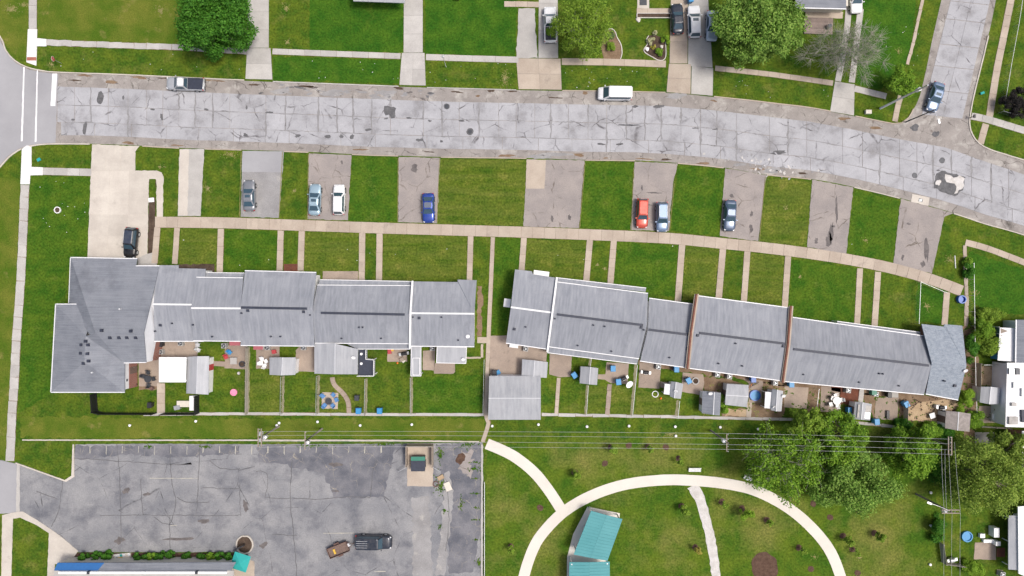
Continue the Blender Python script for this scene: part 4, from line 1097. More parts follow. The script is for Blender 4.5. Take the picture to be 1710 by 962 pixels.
for i, (lb, q, r_, ze, zr, rf, ax_, sd_) in enumerate(SH):
    b = gabled('garden_shed', lb, 'shed', q, r_, ze, zr, rf, 'white', axis=ax_, door=(sd_, .5, 1.0))
    x0, x1, y0, y1 = b.box
    if i in (1, 4):   # open white lean-to on the yard side
        MB().slab3([(x0 - 1.0, y0 + .1, ze - .35), (x0 + .05, y0 + .1, ze - .1), (x0 + .05, y1 - .2, ze - .1), (x0 - 1.0, y1 - .2, ze - .35)], .07).build('lean_to_roof', M['white'], b.o)
        for yy in (y0 + .2, y1 - .3): MB().box(x0 - .9, yy, 0, .08, .08, ze - .40).build('post', M['white'], b.o)
    if i == 5:
        for k, (u, v) in enumerate(((.28, .3), (.28, .72), (.75, .3), (.75, .72))):
            xx = x0 + (x1 - x0) * u; yy = y0 + (y1 - y0) * v
            xm = (x0 + x1) / 2; zz = zr - (zr - ze) * abs(xx - xm) / ((x1 - x0) / 2)
            MB().box(xx, yy, zz - .1, .8, 1.0, .16).build('skylight', M['alu'] if k == 2 else M['conc_gray'], b.o)
# ---- buildings at the right edge
gabled('garden_shed', 'grey shed beside the sandy fenced yard', 'shed', [(1638, 646), (1671, 648), (1668, 675), (1636, 672)], [(1655, 646), (1652, 675)], 2.1, 2.6, 'roof_shed')
b = Bld('house', 'house with dark grey roof behind the white awning', 'house', (1730, 570))
b.slope([(1697, 534, 3.2), (1790, 534, 4.8), (1790, 606, 4.8), (1696, 606, 3.2)], M['shingle']); 
w = [b.L(G(*p, 3.2)) for p in ((1700, 537), (1700, 603))]
MB().box(w[0].x + 4.2, (w[0].y + w[1].y) / 2, 0, 8.2, w[0].y - w[1].y, 3.05).build('wall', M['siding'], b.o)
b.rod((1697, 534, 3.2), (1696, 606, 3.2), .15, .12, 'trim', 'gutter', -.1)
b = Bld('awning', 'white awning with three grey triangles over a blue glazed porch', 'awning', (1680, 575))
w = [G(*p) for p in ((1670, 547, 2.3), (1696, 548, 2.8), (1694, 604, 2.8), (1666, 602, 2.3))]
b.part('canopy_sheet', MB().slab3(w, .08), M['white'])
pl_ = plane(w[0], w[1], w[2])
for y in (552, 563.5, 575):
    tri = [ray_plane(x_, y_, *pl_) + Vector((0, 0, .012)) for x_, y_ in ((1671, y - 4), (1683, y + 1), (1671, y + 5))]
    b.part('triangle_print', MB().slab3(tri, .008), M['wood'])
for k in range(5):
    ya = 546 + k * 11
    kx = 1 / (1 - 2.0 / CAM_H); p0, p1 = G(1652, 481 + (ya + .6 - 481) / kx), G(1652, 481 + (ya + 10.4 - 481) / kx)
    o = b.part('porch_panel', MB().box(p0.x - .02, (p0.y + p1.y) / 2, .35, .06, abs(p0.y - p1.y), 1.7), M['blue_bin'] if k in (2, 4) else M['glass'])
    b.part('porch_post', MB().box(p0.x, p0.y + .05, 0, .09, .09, 2.15), M['white'])
b = Bld('flat_roofed_row', 'long house with a bright white flat roof and rooftop vents', 'house', (1740, 660))
w = [G(*p, 3.4) for p in ((1682, 606), (1800, 606), (1800, 716), (1679, 713))]
b.part('roof', MB().slab3(w, .25), M['white'])
w2 = [b.L(G(*p, 3.4)) for p in ((1684, 608), (1800, 608), (1800, 714), (1681, 711))]
MB().prism([(p.x, p.y) for p in w2], 0, 3.14).build('wall', M['siding'], b.o)
for x, y, sx, sy, m_ in ((1688, 620, .9, .9, 'steel'), (1696, 620, .8, .9, 'dark'), (1693, 643, .5, .9, 'steel'), (1709, 655, .9, 1.2, 'steel'), (1708, 690, .8, 1.0, 'vent'), (1708, 700, .7, .8, 'vent'), (1690, 702, 1.3, 1.1, 'conc_gray'), (1691, 675, .7, .5, 'conc_gray')):
    p = b.L(G(x, y, 3.4)); MB().box(p.x, p.y, 3.38, sx, sy, .35).build('roof_vent', M[m_], b.o)
b = Bld('brick_house', 'brick-walled house with pale roof edge at the end of the white roof', 'house', (1730, 730))
w = [G(*p, 3.3) for p in ((1708, 720), (1800, 728), (1800, 790), (1708, 780))]
b.part('roof', MB().slab3(w, .2), M['conc_gray'])
w2 = [b.L(G(*p, 0)) for p in ((1679, 717), (1800, 722), (1800, 780), (1679, 742))]
MB().prism([(p.x, p.y) for p in w2], 0, 3.08).build('wall', M['brick'], b.o)
b.rod((1708, 720, 3.3), (1708, 780, 3.3), .2, .14, 'white', 'gutter', -.1)
b = Bld('house', 'house with grey porch roof and white main roof beside the pink patio', 'house', (1720, 905))
w = [G(*p) for p in ((1684, 861, 2.5), (1700, 861, 3.0), (1700, 952, 3.0), (1684, 951, 2.5))]
b.part('porch_roof', MB().slab3(w, .1), M['roof_shed'])
w = [G(*p) for p in ((1700, 846, 3.2), (1800, 840, 4.5), (1800, 1000, 4.5), (1701, 958, 3.2))]
b.part('roof', MB().slab3(w, .18), M['siding'])
w2 = [b.L(G(*p, 0)) for p in ((1692, 858), (1800, 850), (1800, 960), (1692, 940))]
MB().prism([(p.x, p.y) for p in w2], 0, 2.9).build('wall', M['siding'], b.o)
for y in (866, 905, 945): 
    p = G(1686, y, 0); b.part('porch_post', MB().box(p.x * .985, p.y * .985, 0, .12, .12, 2.3), M['white'])
# ---- houses at the top edge
b = Bld('house', 'house with blue-grey roof behind the wooden deck', 'house', (1370, -30))
b.slope([(1330, -60, 3.2), (1414, -60, 3.2), (1413, 15, 2.8), (1328, 13, 2.8)], M['shingle'])
w2 = [b.L(G(*p, 0)) for p in ((1338, -60), (1402, -60), (1402, 22), (1338, 20))]
MB().prism([(p.x, p.y) for p in w2], 0, 2.62).build('wall', M['cream'], b.o)
b.rod((1328, 13, 2.8), (1413, 15, 2.8), .15, .12, 'trim', 'gutter', -.1)
b = Bld('house', 'house with pale grey roof edge beside the straight driveway', 'house', (640, -40))
b.slope([(590, -80, 4.0), (676, -80, 4.0), (676, 5, 2.9), (608, 2.5, 2.9), (590, 2, 2.9)], M['roof_shed'])
w2 = [b.L(G(*p, 0)) for p in ((596, -78), (668, -78), (668, -3), (596, -5))]
MB().prism([(p.x, p.y) for p in w2], 0, 2.62).build('wall', M['siding'], b.o)
# ---- shop at the bottom edge
b = Bld('shop_building', 'long low shop with grey and blue roof edge beyond a row of clipped shrubs', 'shop', (240, 975))
z = 3.6
b.part('roof_edge_blue', MB().slab3([G(*p) for p in ((96, 940, 3.0), (174, 940, 3.0), (163, 953, 3.5), (90, 953, 3.5))], .15), M['blue_roof'])
b.part('roof_edge_grey', MB().slab3([G(*p) for p in ((174, 940, 3.0), (394, 939, 3.0), (386, 953, 3.5), (163, 953, 3.5))], .15), M['shingle'])
b.part('roof', MB().slab3([G(*p, 3.55) for p in ((90, 953), (390, 953), (390, 1060), (88, 1060))], .12), M['conc_gray'])
w2 = [b.L(G(*p, 0)) for p in ((118, 930), (392, 930), (392, 1010), (118, 1010))]
MB().prism([(p.x, p.y) for p in w2], 0, 2.85).build('wall', M['cream'], b.o)
b.rod((100, 955, 3.55), (380, 955, 3.55), .35, .35, 'white', 'parapet', .02)
for x in (150, 245, 330):
    p = b.L(G(x, 957, 3.6)); MB().box(p.x, p.y + .2, 3.58, .35, .35, .5).build('roof_vent', M['dark'] if x != 245 else M['white'], b.o)
# ---- park pavilion
b = Bld('pavilion', 'teal metal-roofed pavilion of two joined sections on a pale slab', 'pavilion', (995, 905), 0)
sl = [G(*p) for p in ((946, 1000), (947, 930), (957, 892), (981, 846), (1035, 857), (1034, 868), (1012, 932), (1014, 1000))]
b.part('slab', MB().prism([(p.x, p.y) for p in sl], .0, .07), M['path_white'])
r1 = [(987, 853, 3.1), (1039.5, 867, 3.1), (1014.5, 936.5, 3.1), (958, 926, 3.1)]
r2 = [(951, 939, 3.0), (1018, 938, 3.0), (1019, 1000, 3.0), (949, 1000, 3.0)]
for rr in (r1, r2):
    w = [G(*p) for p in rr]
    m0, m1 = (w[0] + w[1]) / 2 + Vector((0, 0, .12)), (w[3] + w[2]) / 2 + Vector((0, 0, .12))
    for quad in ([w[0], m0, m1, w[3]], [m0, w[1], w[2], m1]):
        ro = b.part('roof_slope', MB().slab3(quad, .1), M['teal_roof'])
        n = int((quad[3] - quad[0]).length / .45)
        for k in range(1, n):
            a = quad[0].lerp(quad[3], k / n); c = quad[1].lerp(quad[2], k / n)
            up = Vector((0, 0, .045)); s_ = (quad[3] - quad[0]).normalized() * .022
            q = MB().add([b.L(v) for v in (a - s_, c - s_, c + s_, a + s_, a - s_ + up, c - s_ + up, c + s_ + up, a + s_ + up)], [(4, 5, 6, 7), (0, 1, 5, 4), (1, 2, 6, 5), (2, 3, 7, 6), (3, 0, 4, 7)])
            fixn(q.build('roof_seam', M['teal_roof'], ro))
    b.rod(m0, m1, .12, .03, 'teal_roof', 'ridge_cap', -.01)
    cc = sum(w, Vector()) / 4
    for k, p in enumerate(w + [(w[0] + w[3]) / 2, (w[1] + w[2]) / 2]):
        d = cc - p; d.z = 0
        p = p + d.normalized() * .45
        b.part('post', MB().box(p.x, p.y, .05, .18, .18, 2.98), M['alu'])
# ================================================================== VEHICLES
def paint_(n, c, **k):
    if n not in M: M[n] = paint(n, c, **k)
    return M[n]
SPEC = {  # stations: x/L, half-width factor, deck height; cabin base rear/front, roof rear/front, roof height
 'sedan': dict(L=4.75, Wd=1.82, st=[(-.5, .74, .60), (-.485, .86, .80), (-.44, .94, .93), (-.32, .985, .97), (-.1, 1, .96), (.15, 1, .94), (.28, .98, .92), (.40, .95, .84), (.465, .86, .74), (.5, .68, .56)], cab=(-.375, .215), roof=(-.205, .045), h=1.45, wb=(-.30, .31)),
 'suv': dict(L=4.65, Wd=1.86, st=[(-.5, .84, .75), (-.485, .93, .98), (-.42, .98, 1.04), (-.2, 1, 1.05), (.1, 1, 1.04), (.25, .99, 1.02), (.38, .96, .96), (.46, .88, .86), (.5, .72, .66)], cab=(-.485, .23), roof=(-.415, .075), h=1.70, wb=(-.29, .31)),
 'van': dict(L=5.1, Wd=1.98, st=[(-.5, .93, .9), (-.49, .97, 1.12), (-.2, 1, 1.15), (.2, 1, 1.14), (.34, .98, 1.1), (.44, .92, .98), (.48, .86, .88), (.5, .74, .7)], cab=(-.492, .36), roof=(-.48, .20), h=2.05, wb=(-.31, .31)),
 'pickup': dict(L=5.75, Wd=1.95, st=[(-.5, .95, .98), (-.49, .97, 1.05), (-.2, .98, 1.06), (.1, 1, 1.06), (.27, .99, 1.06), (.40, .97, 1.03), (.465, .90, .94), (.5, .74, .7)], cab=(-.075, .275), roof=(-.03, .15), h=1.82, wb=(-.29, .32)),
 'bigsuv': dict(L=5.6, Wd=2.02, st=[(-.5, .92, .9), (-.49, .97, 1.08), (-.2, 1, 1.12), (.1, 1, 1.12), (.25, .99, 1.10), (.40, .97, 1.05), (.465, .90, .95), (.5, .74, .7)], cab=(-.49, .26), roof=(-.455, .155), h=1.92, wb=(-.29, .32)),
}
def interp(st, x, k):
    for i in range(len(st) - 1):
        if st[i][0] <= x <= st[i + 1][0]:
            t = (x - st[i][0]) / (st[i + 1][0] - st[i][0]); return st[i][k] * (1 - t) + st[i + 1][k] * t
    return st[-1][k]
def car(label, px, py, heading, kind, body, scale=1.0, sunroof=False, rails=False, roofmat=None, cover=None, ribs=False, cat='car', name=None, group=None, L=None, wd=1.0):
    """heading: degrees, 0 = nose to +x in the picture, 90 = nose up"""
    sp = SPEC[kind]
    Ln = (L or sp['L']) * scale; w = sp['Wd'] / 2 * scale * wd
    # the deck of the car (about 1 m up) is what was measured
    p = G(px, py, 1.0)
    nm = name or {'sedan': 'sedan', 'suv': 'sport_utility_vehicle', 'van': 'van', 'pickup': 'pickup_truck', 'bigsuv': 'sport_utility_vehicle'}[kind]
    o = thing(nm, label, cat, (p.x, p.y, .035), R(heading), group)
    st = sp['st']
    rings = []
    xsn = sorted(set([s_[0] for s_ in st] + [-.38, -.25, 0, .2, .33]))
    for x in xsn:
        wf = interp(st, x, 1) * w; z = interp(st, x, 2)
        lo = .30 if abs(x) < .47 else .38
        half = [(wf * .90, lo), (wf * .99, lo + .14), (wf, z * .62 + .08), (wf * .975, z - .12), (wf * .90, z - .025), (wf * .55, z + .015), (0, z + .03)]
        rings.append([(x * Ln, y, zz) for y, zz in half] + [(x * Ln, -y, zz) for y, zz in half[-2::-1]])
    bo = fixn(MB().loft(rings).build('body', body, o, True))
    # wheels and arches
    for xw in sp['wb']:
        for sy in (-1, 1):
            x = xw * Ln; y = sy * (w - .10); r = .34 if kind in ('sedan',) else .38
            arch = [(x + (r + .07) * math.cos(a), (r - .02) + (r + .07) * math.sin(a)) for a in np.linspace(0, math.pi, 9)]
            yy = sy * (w * .995)
            ao = fixn(MB().loft([[(q[0], yy - sy * .1, max(q[1], .28)) for q in arch], [(q[0], yy + sy * .018, max(q[1], .28)) for q in arch]]).build('wheel_arch', M['black'], o))
            t = MB().tube([(x, y - sy * .11, r), (x, y + sy * .125, r)], r, 18).build('tyre', M['rubber'], None)
            wh = empty('wheel', (0, 0, 0)); wh.parent = o; t.parent = wh
            fixn(t)
            rm = MB().tube([(x, y + sy * .10, r), (x, y + sy * .135, r)], r * .62, 14).build('rim', M['steel'], wh); fixn(rm)
    # cabin
    c0, c1 = sp['cab'][0] * Ln, sp['cab'][1] * Ln
    r0, r1 = sp['roof'][0] * Ln, sp['roof'][1] * Ln
    h = sp['h']; zb = lambda x: interp(st, max(-.5, min(.5, x / Ln)), 2) - .02
    wb_, wt = w * .93, w * .74 if kind != 'van' else w * .84
    if kind == 'bigsuv': wt = w * .82
    bx = lambda f: Vector(f)
    def ring(z_at, xa, xb, wy, rc):
        pts = []
        for sx, sy, cx, cy in ((1, 1, xb, wy), (-1, 1, xa, wy), (-1, -1, xa, -wy), (1, -1, xb, -wy)):
            # two points per corner, rounded
            if sx * sy > 0: pts += [(cx, cy - sy * rc), (cx - sx * rc, cy)] if True else []
            else: pts += [(cx - sx * rc, cy), (cx, cy - sy * rc)]
        return [(x, y, z_at(x)) for x, y in pts]
    rb = ring(lambda x: zb(x) - .03, c0, c1, wb_, .10)
    rt = ring(lambda x: h - .05, r0, r1, wt, .16)
    rt2 = ring(lambda x: h, r0 + .16, r1 - .16, wt - .14, .12)
    co = fixn(MB().loft([rb, rt, rt2]).build('cabin', body, o, False))
    # roof skin
    if roofmat:
        MB().add([(x, y, h + .006) for x, y, z in rt2], [tuple(range(8))]).build('roof', roofmat, o)
    # glass, set just proud of the cabin
    def glass(nm_, a, b_, c, d, m0, m1, off):
        a, b_, c, d = map(Vector, (a, b_, c, d))   # bottom a-b, top d-c
        n = (b_ - a).cross(d - a).normalized() * off
        P = lambda u, v: (a.lerp(b_, u)).lerp(d.lerp(c, u), v) + n
        q = [P(m0, .10), P(1 - m0, .10), P(1 - m1, .93), P(m1, .93)]
        inn = [v - n * .5 for v in q]
        fixn(MB().loft([inn, q]).build(nm_, M['glass'], o))
    zc = zb(c1); zr_ = zb(c0)
    T = h - .05
    glass('windshield', (c1, -wb_, zc), (c1, wb_, zc), (r1, wt, T), (r1, -wt, T), .06, .10, .022)
    glass('rear_window', (c0, wb_, zr_), (c0, -wb_, zr_), (r0, -wt, T), (r0, wt, T), .08, .12, .022)
    for sy in (1, -1):
        A, Bq, C, D = (c0, sy * wb_, zb(c0)), (c1, sy * wb_, zb(c1)), (r1, sy * wt, T), (r0, sy * wt, T)
        if sy > 0: A, Bq, C, D = Bq, A, D, C
        glass('side_window', A, Bq, C, D, .10, .05, .02)
    # lights, mirrors, bumpers
    xf = .475 * Ln; xr = -.487 * Ln
    for sy in (1, -1):
        wf = interp(st, .465, 1) * w
        zf = interp(st, .465, 2)
        MB().box(.455 * Ln, sy * (wf - .17), zf - .115, .22, .26, .11, sy * -.5).build('headlight', M['lamp_white'], o)
        wr = interp(st, -.485, 1) * w; zz = interp(st, -.485, 2)
        MB().box(-.480 * Ln, sy * (wr - .10), zz - .20, .16, .24, .17).build('taillight', M['lamp_red'], o)
        xm = (c1 + r1) / 2 + .1
        MB().box(xm, sy * (w + .07), zc + .02, .12, .22, .14).build('mirror', body, o)
    MB().box(.492 * Ln, 0, .36, .10, w * 1.35, .22).build('bumper', M['black'], o)
    MB().box(-.492 * Ln, 0, .40, .10, w * 1.5, .22).build('bumper', M['black'], o)
    MB().box(-.5 * Ln - .012, 0, .62, .02, .5, .12).build('number_plate', M['trim'], o)
    if sunroof:
        MB().box(r1 - .42, 0, h - .005, .42, wt * 1.15, .02).build('sunroof', M['glass'], o)
    if rails:
        for sy in (1, -1): MB().tube([(r0 + .2, sy * (wt - .08), h), (r0 + .3, sy * (wt - .08), h + .06), (r1 - .3, sy * (wt - .08), h + .06), (r1 - .2, sy * (wt - .08), h)], .03, 6).build('roof_rail', M['alu'], o)
    if ribs:
        for k in range(4): MB().box((r0 + r1) / 2 - .75, -.48 + k * .32, h - .005, 1.7, .035, .02).build('roof_rib', M['alu'], o)
    if kind == 'pickup':
        x0, x1 = -.485 * Ln, c0 - .06
        if cover: MB().box((x0 + x1) / 2, 0, 1.045, x1 - x0, w * 1.72, .07).build('bed_cover', cover, o)
        else:
            MB().box((x0 + x1) / 2, 0, 1.055, x1 - x0, w * 1.6, .03).build('bed_floor', M['dark'], o)
            for sy in (1, -1): MB().box((x0 + x1) / 2, sy * w * .88, 1.0, x1 - x0, .14, .26).build('bed_side', body, o)
            MB().box(x0 + .03, 0, 1.0, .12, w * 1.76, .25).build('tailgate', body, o)
    return o

WHITE = paint_('car_white', (.78, .79, .80), metal=.0)
SILV = paint_('car_silver', (.50, .52, .54)); GREY = paint_('car_grey', (.17, .18, .20)); LBLUE = paint_('car_ice_blue', (.36, .50, .58))
BLUE = paint_('car_blue', (.012, .055, .33)); RED = paint_('car_red', (.52, .055, .028), metal=.1); SLATE = paint_('car_slate_blue', (.10, .155, .23)); NAVY = paint_('car_dark_navy', (.020, .028, .045))
BLACK = paint_('car_black', (.010, .011, .014)); PALE = paint_('car_pale_blue_silver', (.44, .52, .60)); DBLUE = paint_('car_steel_blue', (.085, .125, .20)); STEEL = paint_('car_dusty_blue', (.16, .235, .36))
car('silver pickup truck with a black bed cover parked along the kerb', 308.5, 139.5, 178, 'pickup', SILV, cover=M['vent'], roofmat=M['white'], cat='pickup truck', L=5.75)
car('plain white cargo van parked along the kerb', 1027, 156, 179, 'van', WHITE, cat='van')
car('grey sedan with a dark sunroof alone in a grey parking bay', 415, 326, 91, 'sedan', paint_('car_mid_grey', (.24, .255, .28)), sunroof=True, L=4.7)
car('ice-blue sedan with a sunroof beside the white hatchback in the same bay', 525, 333, 88, 'sedan', LBLUE, sunroof=True, L=4.75)
car('white hatchback-style crossover beside the ice-blue sedan in the same bay', 565.5, 333, 89, 'suv', WHITE, L=4.6, wd=.95)
car('bright blue hatchback with grey roof alone in its parking bay', 715, 347, 271, 'sedan', BLUE, roofmat=paint_('car_roof_grey', (.13, .16, .22)), L=4.5, wd=1.02)
car('orange-red crossover parked in a bay beside a slate-blue one', 1073, 356, 268, 'suv', RED, L=4.45, wd=.97)
car('slate-blue crossover with roof rails beside the orange-red one', 1106, 362, 270, 'suv', STEEL, rails=True, L=4.5, wd=.97)
car('dark navy sedan alone in a bay spotted with oil stains', 1220, 359.5, 267, 'sedan', DBLUE, L=4.7)
car('black off-road vehicle with pale roof rails on the wide concrete apron', 217, 405, 264, 'suv', BLACK, rails=True, roofmat=paint_('car_roof_slate', (.05, .065, .10)), L=4.6)
car('black sedan with pale roof sheen beside a white crossover on a driveway', 1132, 30, 93, 'sedan', NAVY, L=4.6)
car('white crossover with a sunroof between the black sedan and the maple', 1160, 35, 92, 'suv', WHITE, sunroof=True, L=4.85, wd=1.05)
car('silver-blue sedan half hidden under the broad maple crown', 1190, 42, 268, 'sedan', PALE, L=4.6)
car('white sedan standing at the head of the two-strip drive', 1431, -4, 272, 'sedan', WHITE, L=4.5)
car('dusty blue sedan with a sunroof parked on the side street by the street lamp', 1564, 161, 253, 'sedan', STEEL, sunroof=True, L=4.55)
pk = car('old white pickup truck with brush in its open bed under the feathery tree', 919, 40, 91, 'pickup', WHITE, cat='pickup truck', L=5.4)
car('black full-size utility vehicle with ribbed roof hitched to a rusty trailer', 623.5, 906, 359, 'bigsuv', NAVY, ribs=True, L=5.5)
# trailer
tp = G(567, 917, .6)
t = thing('utility_trailer', 'small rusty open trailer hitched behind the black utility vehicle', 'trailer', (tp.x, tp.y, .02), R(22))
MB().box(-.2, 0, .50, 3.1, 1.5, .07).build('bed', M['wood_brown'], t)
for sy in (1, -1):
    MB().box(-.2, sy * .76, .5, 3.15, .06, .42).build('side_rail', M['rust'], t)
    fixn(MB().tube([(-.15, sy * .85, .30), (-.15, sy * 1.03, .30)], .30, 16).build('wheel', M['rubber'], t))
    MB().box(-.15, sy * .95, .62, .8, .24, .04).build('mudguard', M['rust'], t)
for sx in (1, -1): MB().box(-.2 + sx * 1.56, 0, .5, .06, 1.5, .36).build('end_board', M['rust'], t)
MB().tube([(1.35, .5, .48), (2.15, .0, .48), (1.35, -.5, .48)], .045, 6).build('drawbar', M['rust'], t)
MB().tube([(2.1, 0, .48), (2.45, 0, .48)], .05, 6).build('coupling', M['rust'], t)
MB().lathe(1.75, .0, [(.05, .0), (.05, .75), (.09, .76), (.09, .80)], 8).build('jack', M['alu'], t)
MB().box(1.5, .1, .5, .35, .45, .25).build('tool_box', M['alu'], t)
tag(MB().box(0, 0, 0, .28, .75, .12, .4).build('timber_offcut', M['yellow']), 'yellow timber offcut lying in the rusty trailer', 'timber').location = tp + Vector((-.75, -.35, .03 - .01))
# ================================================================== TREES AND PLANTS
def leaves_mesh(centers, normals_, size, aspect=.62):
    """one folded leaf (two triangles per half) for every centre"""
    n = len(centers)
    nr = normals_ / (np.linalg.norm(normals_, axis=1, keepdims=True) + 1e-9)
    ref = rng.normal(size=(n, 3))
    u = np.cross(nr, ref); u /= (np.linalg.norm(u, axis=1, keepdims=True) + 1e-9)
    v = np.cross(nr, u)
    s = size[:, None]
    fold = nr * s * .16
    a = centers - u * s * .5
    b = centers + v * s * .5 * aspect - fold
    c = centers + u * s * .5
    d = centers - v * s * .5 * aspect - fold
    V = np.stack([a, b, c, d], 1).reshape(-1, 3)
    F = np.arange(n * 4).reshape(n, 4)
    return V, F
def np_mesh(name, V, F, mat, parent):
    me = bpy.data.meshes.new(name)
    k = F.shape[1]
    me.vertices.add(len(V)); me.vertices.foreach_set('co', V.astype(np.float32).ravel())
    me.loops.add(F.size); me.loops.foreach_set('vertex_index', F.astype(np.int32).ravel())
    me.polygons.add(len(F)); me.polygons.foreach_set('loop_start', np.arange(0, F.size, k, dtype=np.int32))
    me.update(calc_edges=True)
    me.materials.append(mat)
    o = bpy.data.objects.new(name, me); COL.objects.link(o); o.parent = parent
    return o
def bend(a, b, sag, n=5):
    a, b = Vector(a), Vector(b)
    j = Vector((random.uniform(-1, 1), random.uniform(-1, 1), 0)) * (b - a).length * .08
    return [a.lerp(b, t) + (j + Vector((0, 0, sag))) * math.sin(math.pi * t) for t in np.linspace(0, 1, n)]
def tree(label, px, py, h, rx, ry, mat, n_clump=60, per=190, leaf=(.20, .42), base_px=None, trunk_r=.2, bark='bark', crown_lo=.35, hole=.0, name='tree', group=None, cat='tree', spread=1.2, clump_r=(.11, .22), wood=None, rot=0.0, twigs=0):
    """px,py = where the middle of the crown shows; the crown is clumps of leaves at the ends of real limbs"""
    zc = h * .62
    cw = G(px, py, zc)
    bw = G(*base_px) if base_px else Vector((cw.x, cw.y, 0))
    o = thing(name, label, cat, (bw.x, bw.y, 0), 0, group)
    C0 = np.array([cw.x - bw.x, cw.y - bw.y, 0.0])
    kx, ky = rx, ry
    zlo = h * crown_lo
    # clump centres in an uneven dome
    ph = rng.uniform(0, 6.28, 4)
    cl = []
    tries = 0
    while len(cl) < n_clump and tries < 9000:
        tries += 1
        a = rng.uniform(0, 6.283); r = math.sqrt(rng.uniform(0, 1)); z = rng.uniform(0, 1)
        edge = .80 + .15 * math.sin(2 * a + ph[0]) + .13 * math.sin(3 * a + ph[1]) + .11 * math.sin(5 * a + ph[2])
        dome = math.sqrt(max(0, 1 - (2 * abs(z - .42)) ** 2 * .85)) if z < .42 else math.sqrt(max(0, 1 - ((z - .42) / .58) ** 2))
        rr = r * edge
        if rr > dome: continue
        if r < .55 and z < .55 and rng.uniform() < .6: continue
        x, y = rr * kx * math.cos(a), rr * ky * math.sin(a)
        x, y = x * math.cos(rot) - y * math.sin(rot), x * math.sin(rot) + y * math.cos(rot)
        p = C0 + np.array([x, y, zlo + (h - zlo) * z])
        if all(np.linalg.norm(p - q) > .10 * (kx + ky) / 2 * spread for q in cl): cl.append(p)
    R_ = (kx + ky) / 2
    # wood
    wb = MB()
    fork = Vector((C0[0] * .35, C0[1] * .35, h * .28))
    wb.tube(bend((0, 0, -.05), fork, 0, 5), trunk_r, 9, trunk_r * .75)
    tr = wb.build('trunk', M[bark], o, True)
    n_l = min(9, max(4, n_clump // 7))
    order = sorted(cl, key=lambda q: math.atan2(q[1] - C0[1], q[0] - C0[0]))
    hubs = []
    limb = MB()
    for k in range(n_l):
        grp = order[k * len(order) // n_l:(k + 1) * len(order) // n_l]
        if not grp: continue
        m_ = np.mean(grp, axis=0)
        hub = Vector(C0 + (m_ - C0) * np.array([.62, .62, .78]))
        limb.tube(bend(fork, hub, .2), trunk_r * .55, 6, trunk_r * .28)
        for q in grp:
            limb.tube(bend(hub, Vector(q), .15, 4), trunk_r * .24, 4, trunk_r * .06)
            hubs.append(hub)
    limb.build('limb', M[wood or bark], o, True)
    if twigs:
        tw = MB()
        for q in cl:
            q = Vector(q)
            for k in range(twigs):
                d = Vector((rng.normal(), rng.normal(), rng.normal() * .5 + .2)).normalized() * R_ * rng.uniform(.12, .30)
                out_ = Vector((q.x - C0[0], q.y - C0[1], 0)); d += out_ * .12
                tw.tube(bend(q, q + d, .05, 3), .020, 3, .008)
        t_ = tw.build('twigs', M[bark], o); t_['kind'] = 'stuff'
    # leaves
    cs, ns, ss = [], [], []
    for q in cl:
        cr_ = R_ * rng.uniform(*clump_r)
        n = int(per * rng.uniform(.8, 1.2) * (cr_ / (R_ * .18)) ** 1.7)
        if n < 3: continue
        d = rng.normal(size=(n, 3)); d /= np.linalg.norm(d, axis=1, keepdims=True)
        rad = cr_ * (.35 + .75 * rng.uniform(0, 1, n) ** .55)
        pts = q + d * rad[:, None] * np.array([1.1, 1.1, .75])
        pts += rng.normal(size=(n, 3)) * cr_ * .10
        nn = d * .9 + np.array([0, 0, .6]) + rng.normal(size=(n, 3)) * .4
        cs.append(pts); ns.append(nn); ss.append(rng.uniform(leaf[0], leaf[1], n))
    cs, ns, ss = np.concatenate(cs), np.concatenate(ns), np.concatenate(ss)
    keep = cs[:, 2] > .15
    V, F = leaves_mesh(cs[keep], ns[keep], ss[keep])
    cro = np_mesh('crown', V, F, LEAF[mat], o)
    return o
tree('dense dark green round tree at the edge of the dry lawn', 352, 36, 9.5, 6.0, 5.6, 'dark', 120, 300, (.20, .40), trunk_r=.24, crown_lo=.2)
tree('feathery light green tree overhanging the old white pickup truck', 972, 46, 8.5, 4.7, 5.2, 'light', 80, 150, (.16, .32), trunk_r=.2, crown_lo=.28, bark='bark_grey')
tree('broad silvery-green maple over the silver-blue sedan', 1266, 42, 11, 6.6, 6.0, 'silver', 125, 240, (.22, .44), trunk_r=.3, crown_lo=.22)
tree('nearly bare grey tree with thin twigs beside the two-strip drive', 1412, 84, 8.5, 6.2, 4.6, 'grey', 95, 85, (.10, .22), base_px=(1420, 88), trunk_r=.17, bark='bark_grey', crown_lo=.25, clump_r=(.10, .2), twigs=16)
tree('small bright green tree by the street corner lamp', 1506, 137, 4.6, 2.9, 2.5, 'mid', 45, 170, (.16, .32), trunk_r=.09, crown_lo=.12)
tree('large dark purple-leaved shrub inside the wire fence', 1702, 171, 3.2, 2.2, 3.0, 'purple', 40, 200, (.14, .28), trunk_r=.08, crown_lo=.05, cat='shrub', name='shrub')
tree('sprawling park tree with a long bare leaning limb, under the power lines', 1312, 772, 9.5, 6.0, 6.4, 'mid', 75, 150, (.20, .40), trunk_r=.28, bark='bark_grey', crown_lo=.3, spread=1.25, twigs=2)
tree('bright green park tree behind the shed yards', 1402, 735, 8.0, 4.0, 4.6, 'mid', 60, 200, (.20, .40), trunk_r=.2, crown_lo=.25)
tree('wide silver-leaved park tree with drooping branches', 1428, 806, 8.0, 6.9, 4.3, 'silver', 95, 190, (.20, .42), trunk_r=.22, crown_lo=.22)
tree('rounded green tree between the end shed and the double-armed pole', 1527, 757, 7.5, 4.0, 4.4, 'mid', 70, 210, (.20, .40), trunk_r=.2, crown_lo=.18)
tree('big olive-green tree at the edge of the back gardens', 1652, 800, 9, 6.0, 6.2, 'olive', 115, 170, (.18, .38), trunk_r=.26, crown_lo=.2)
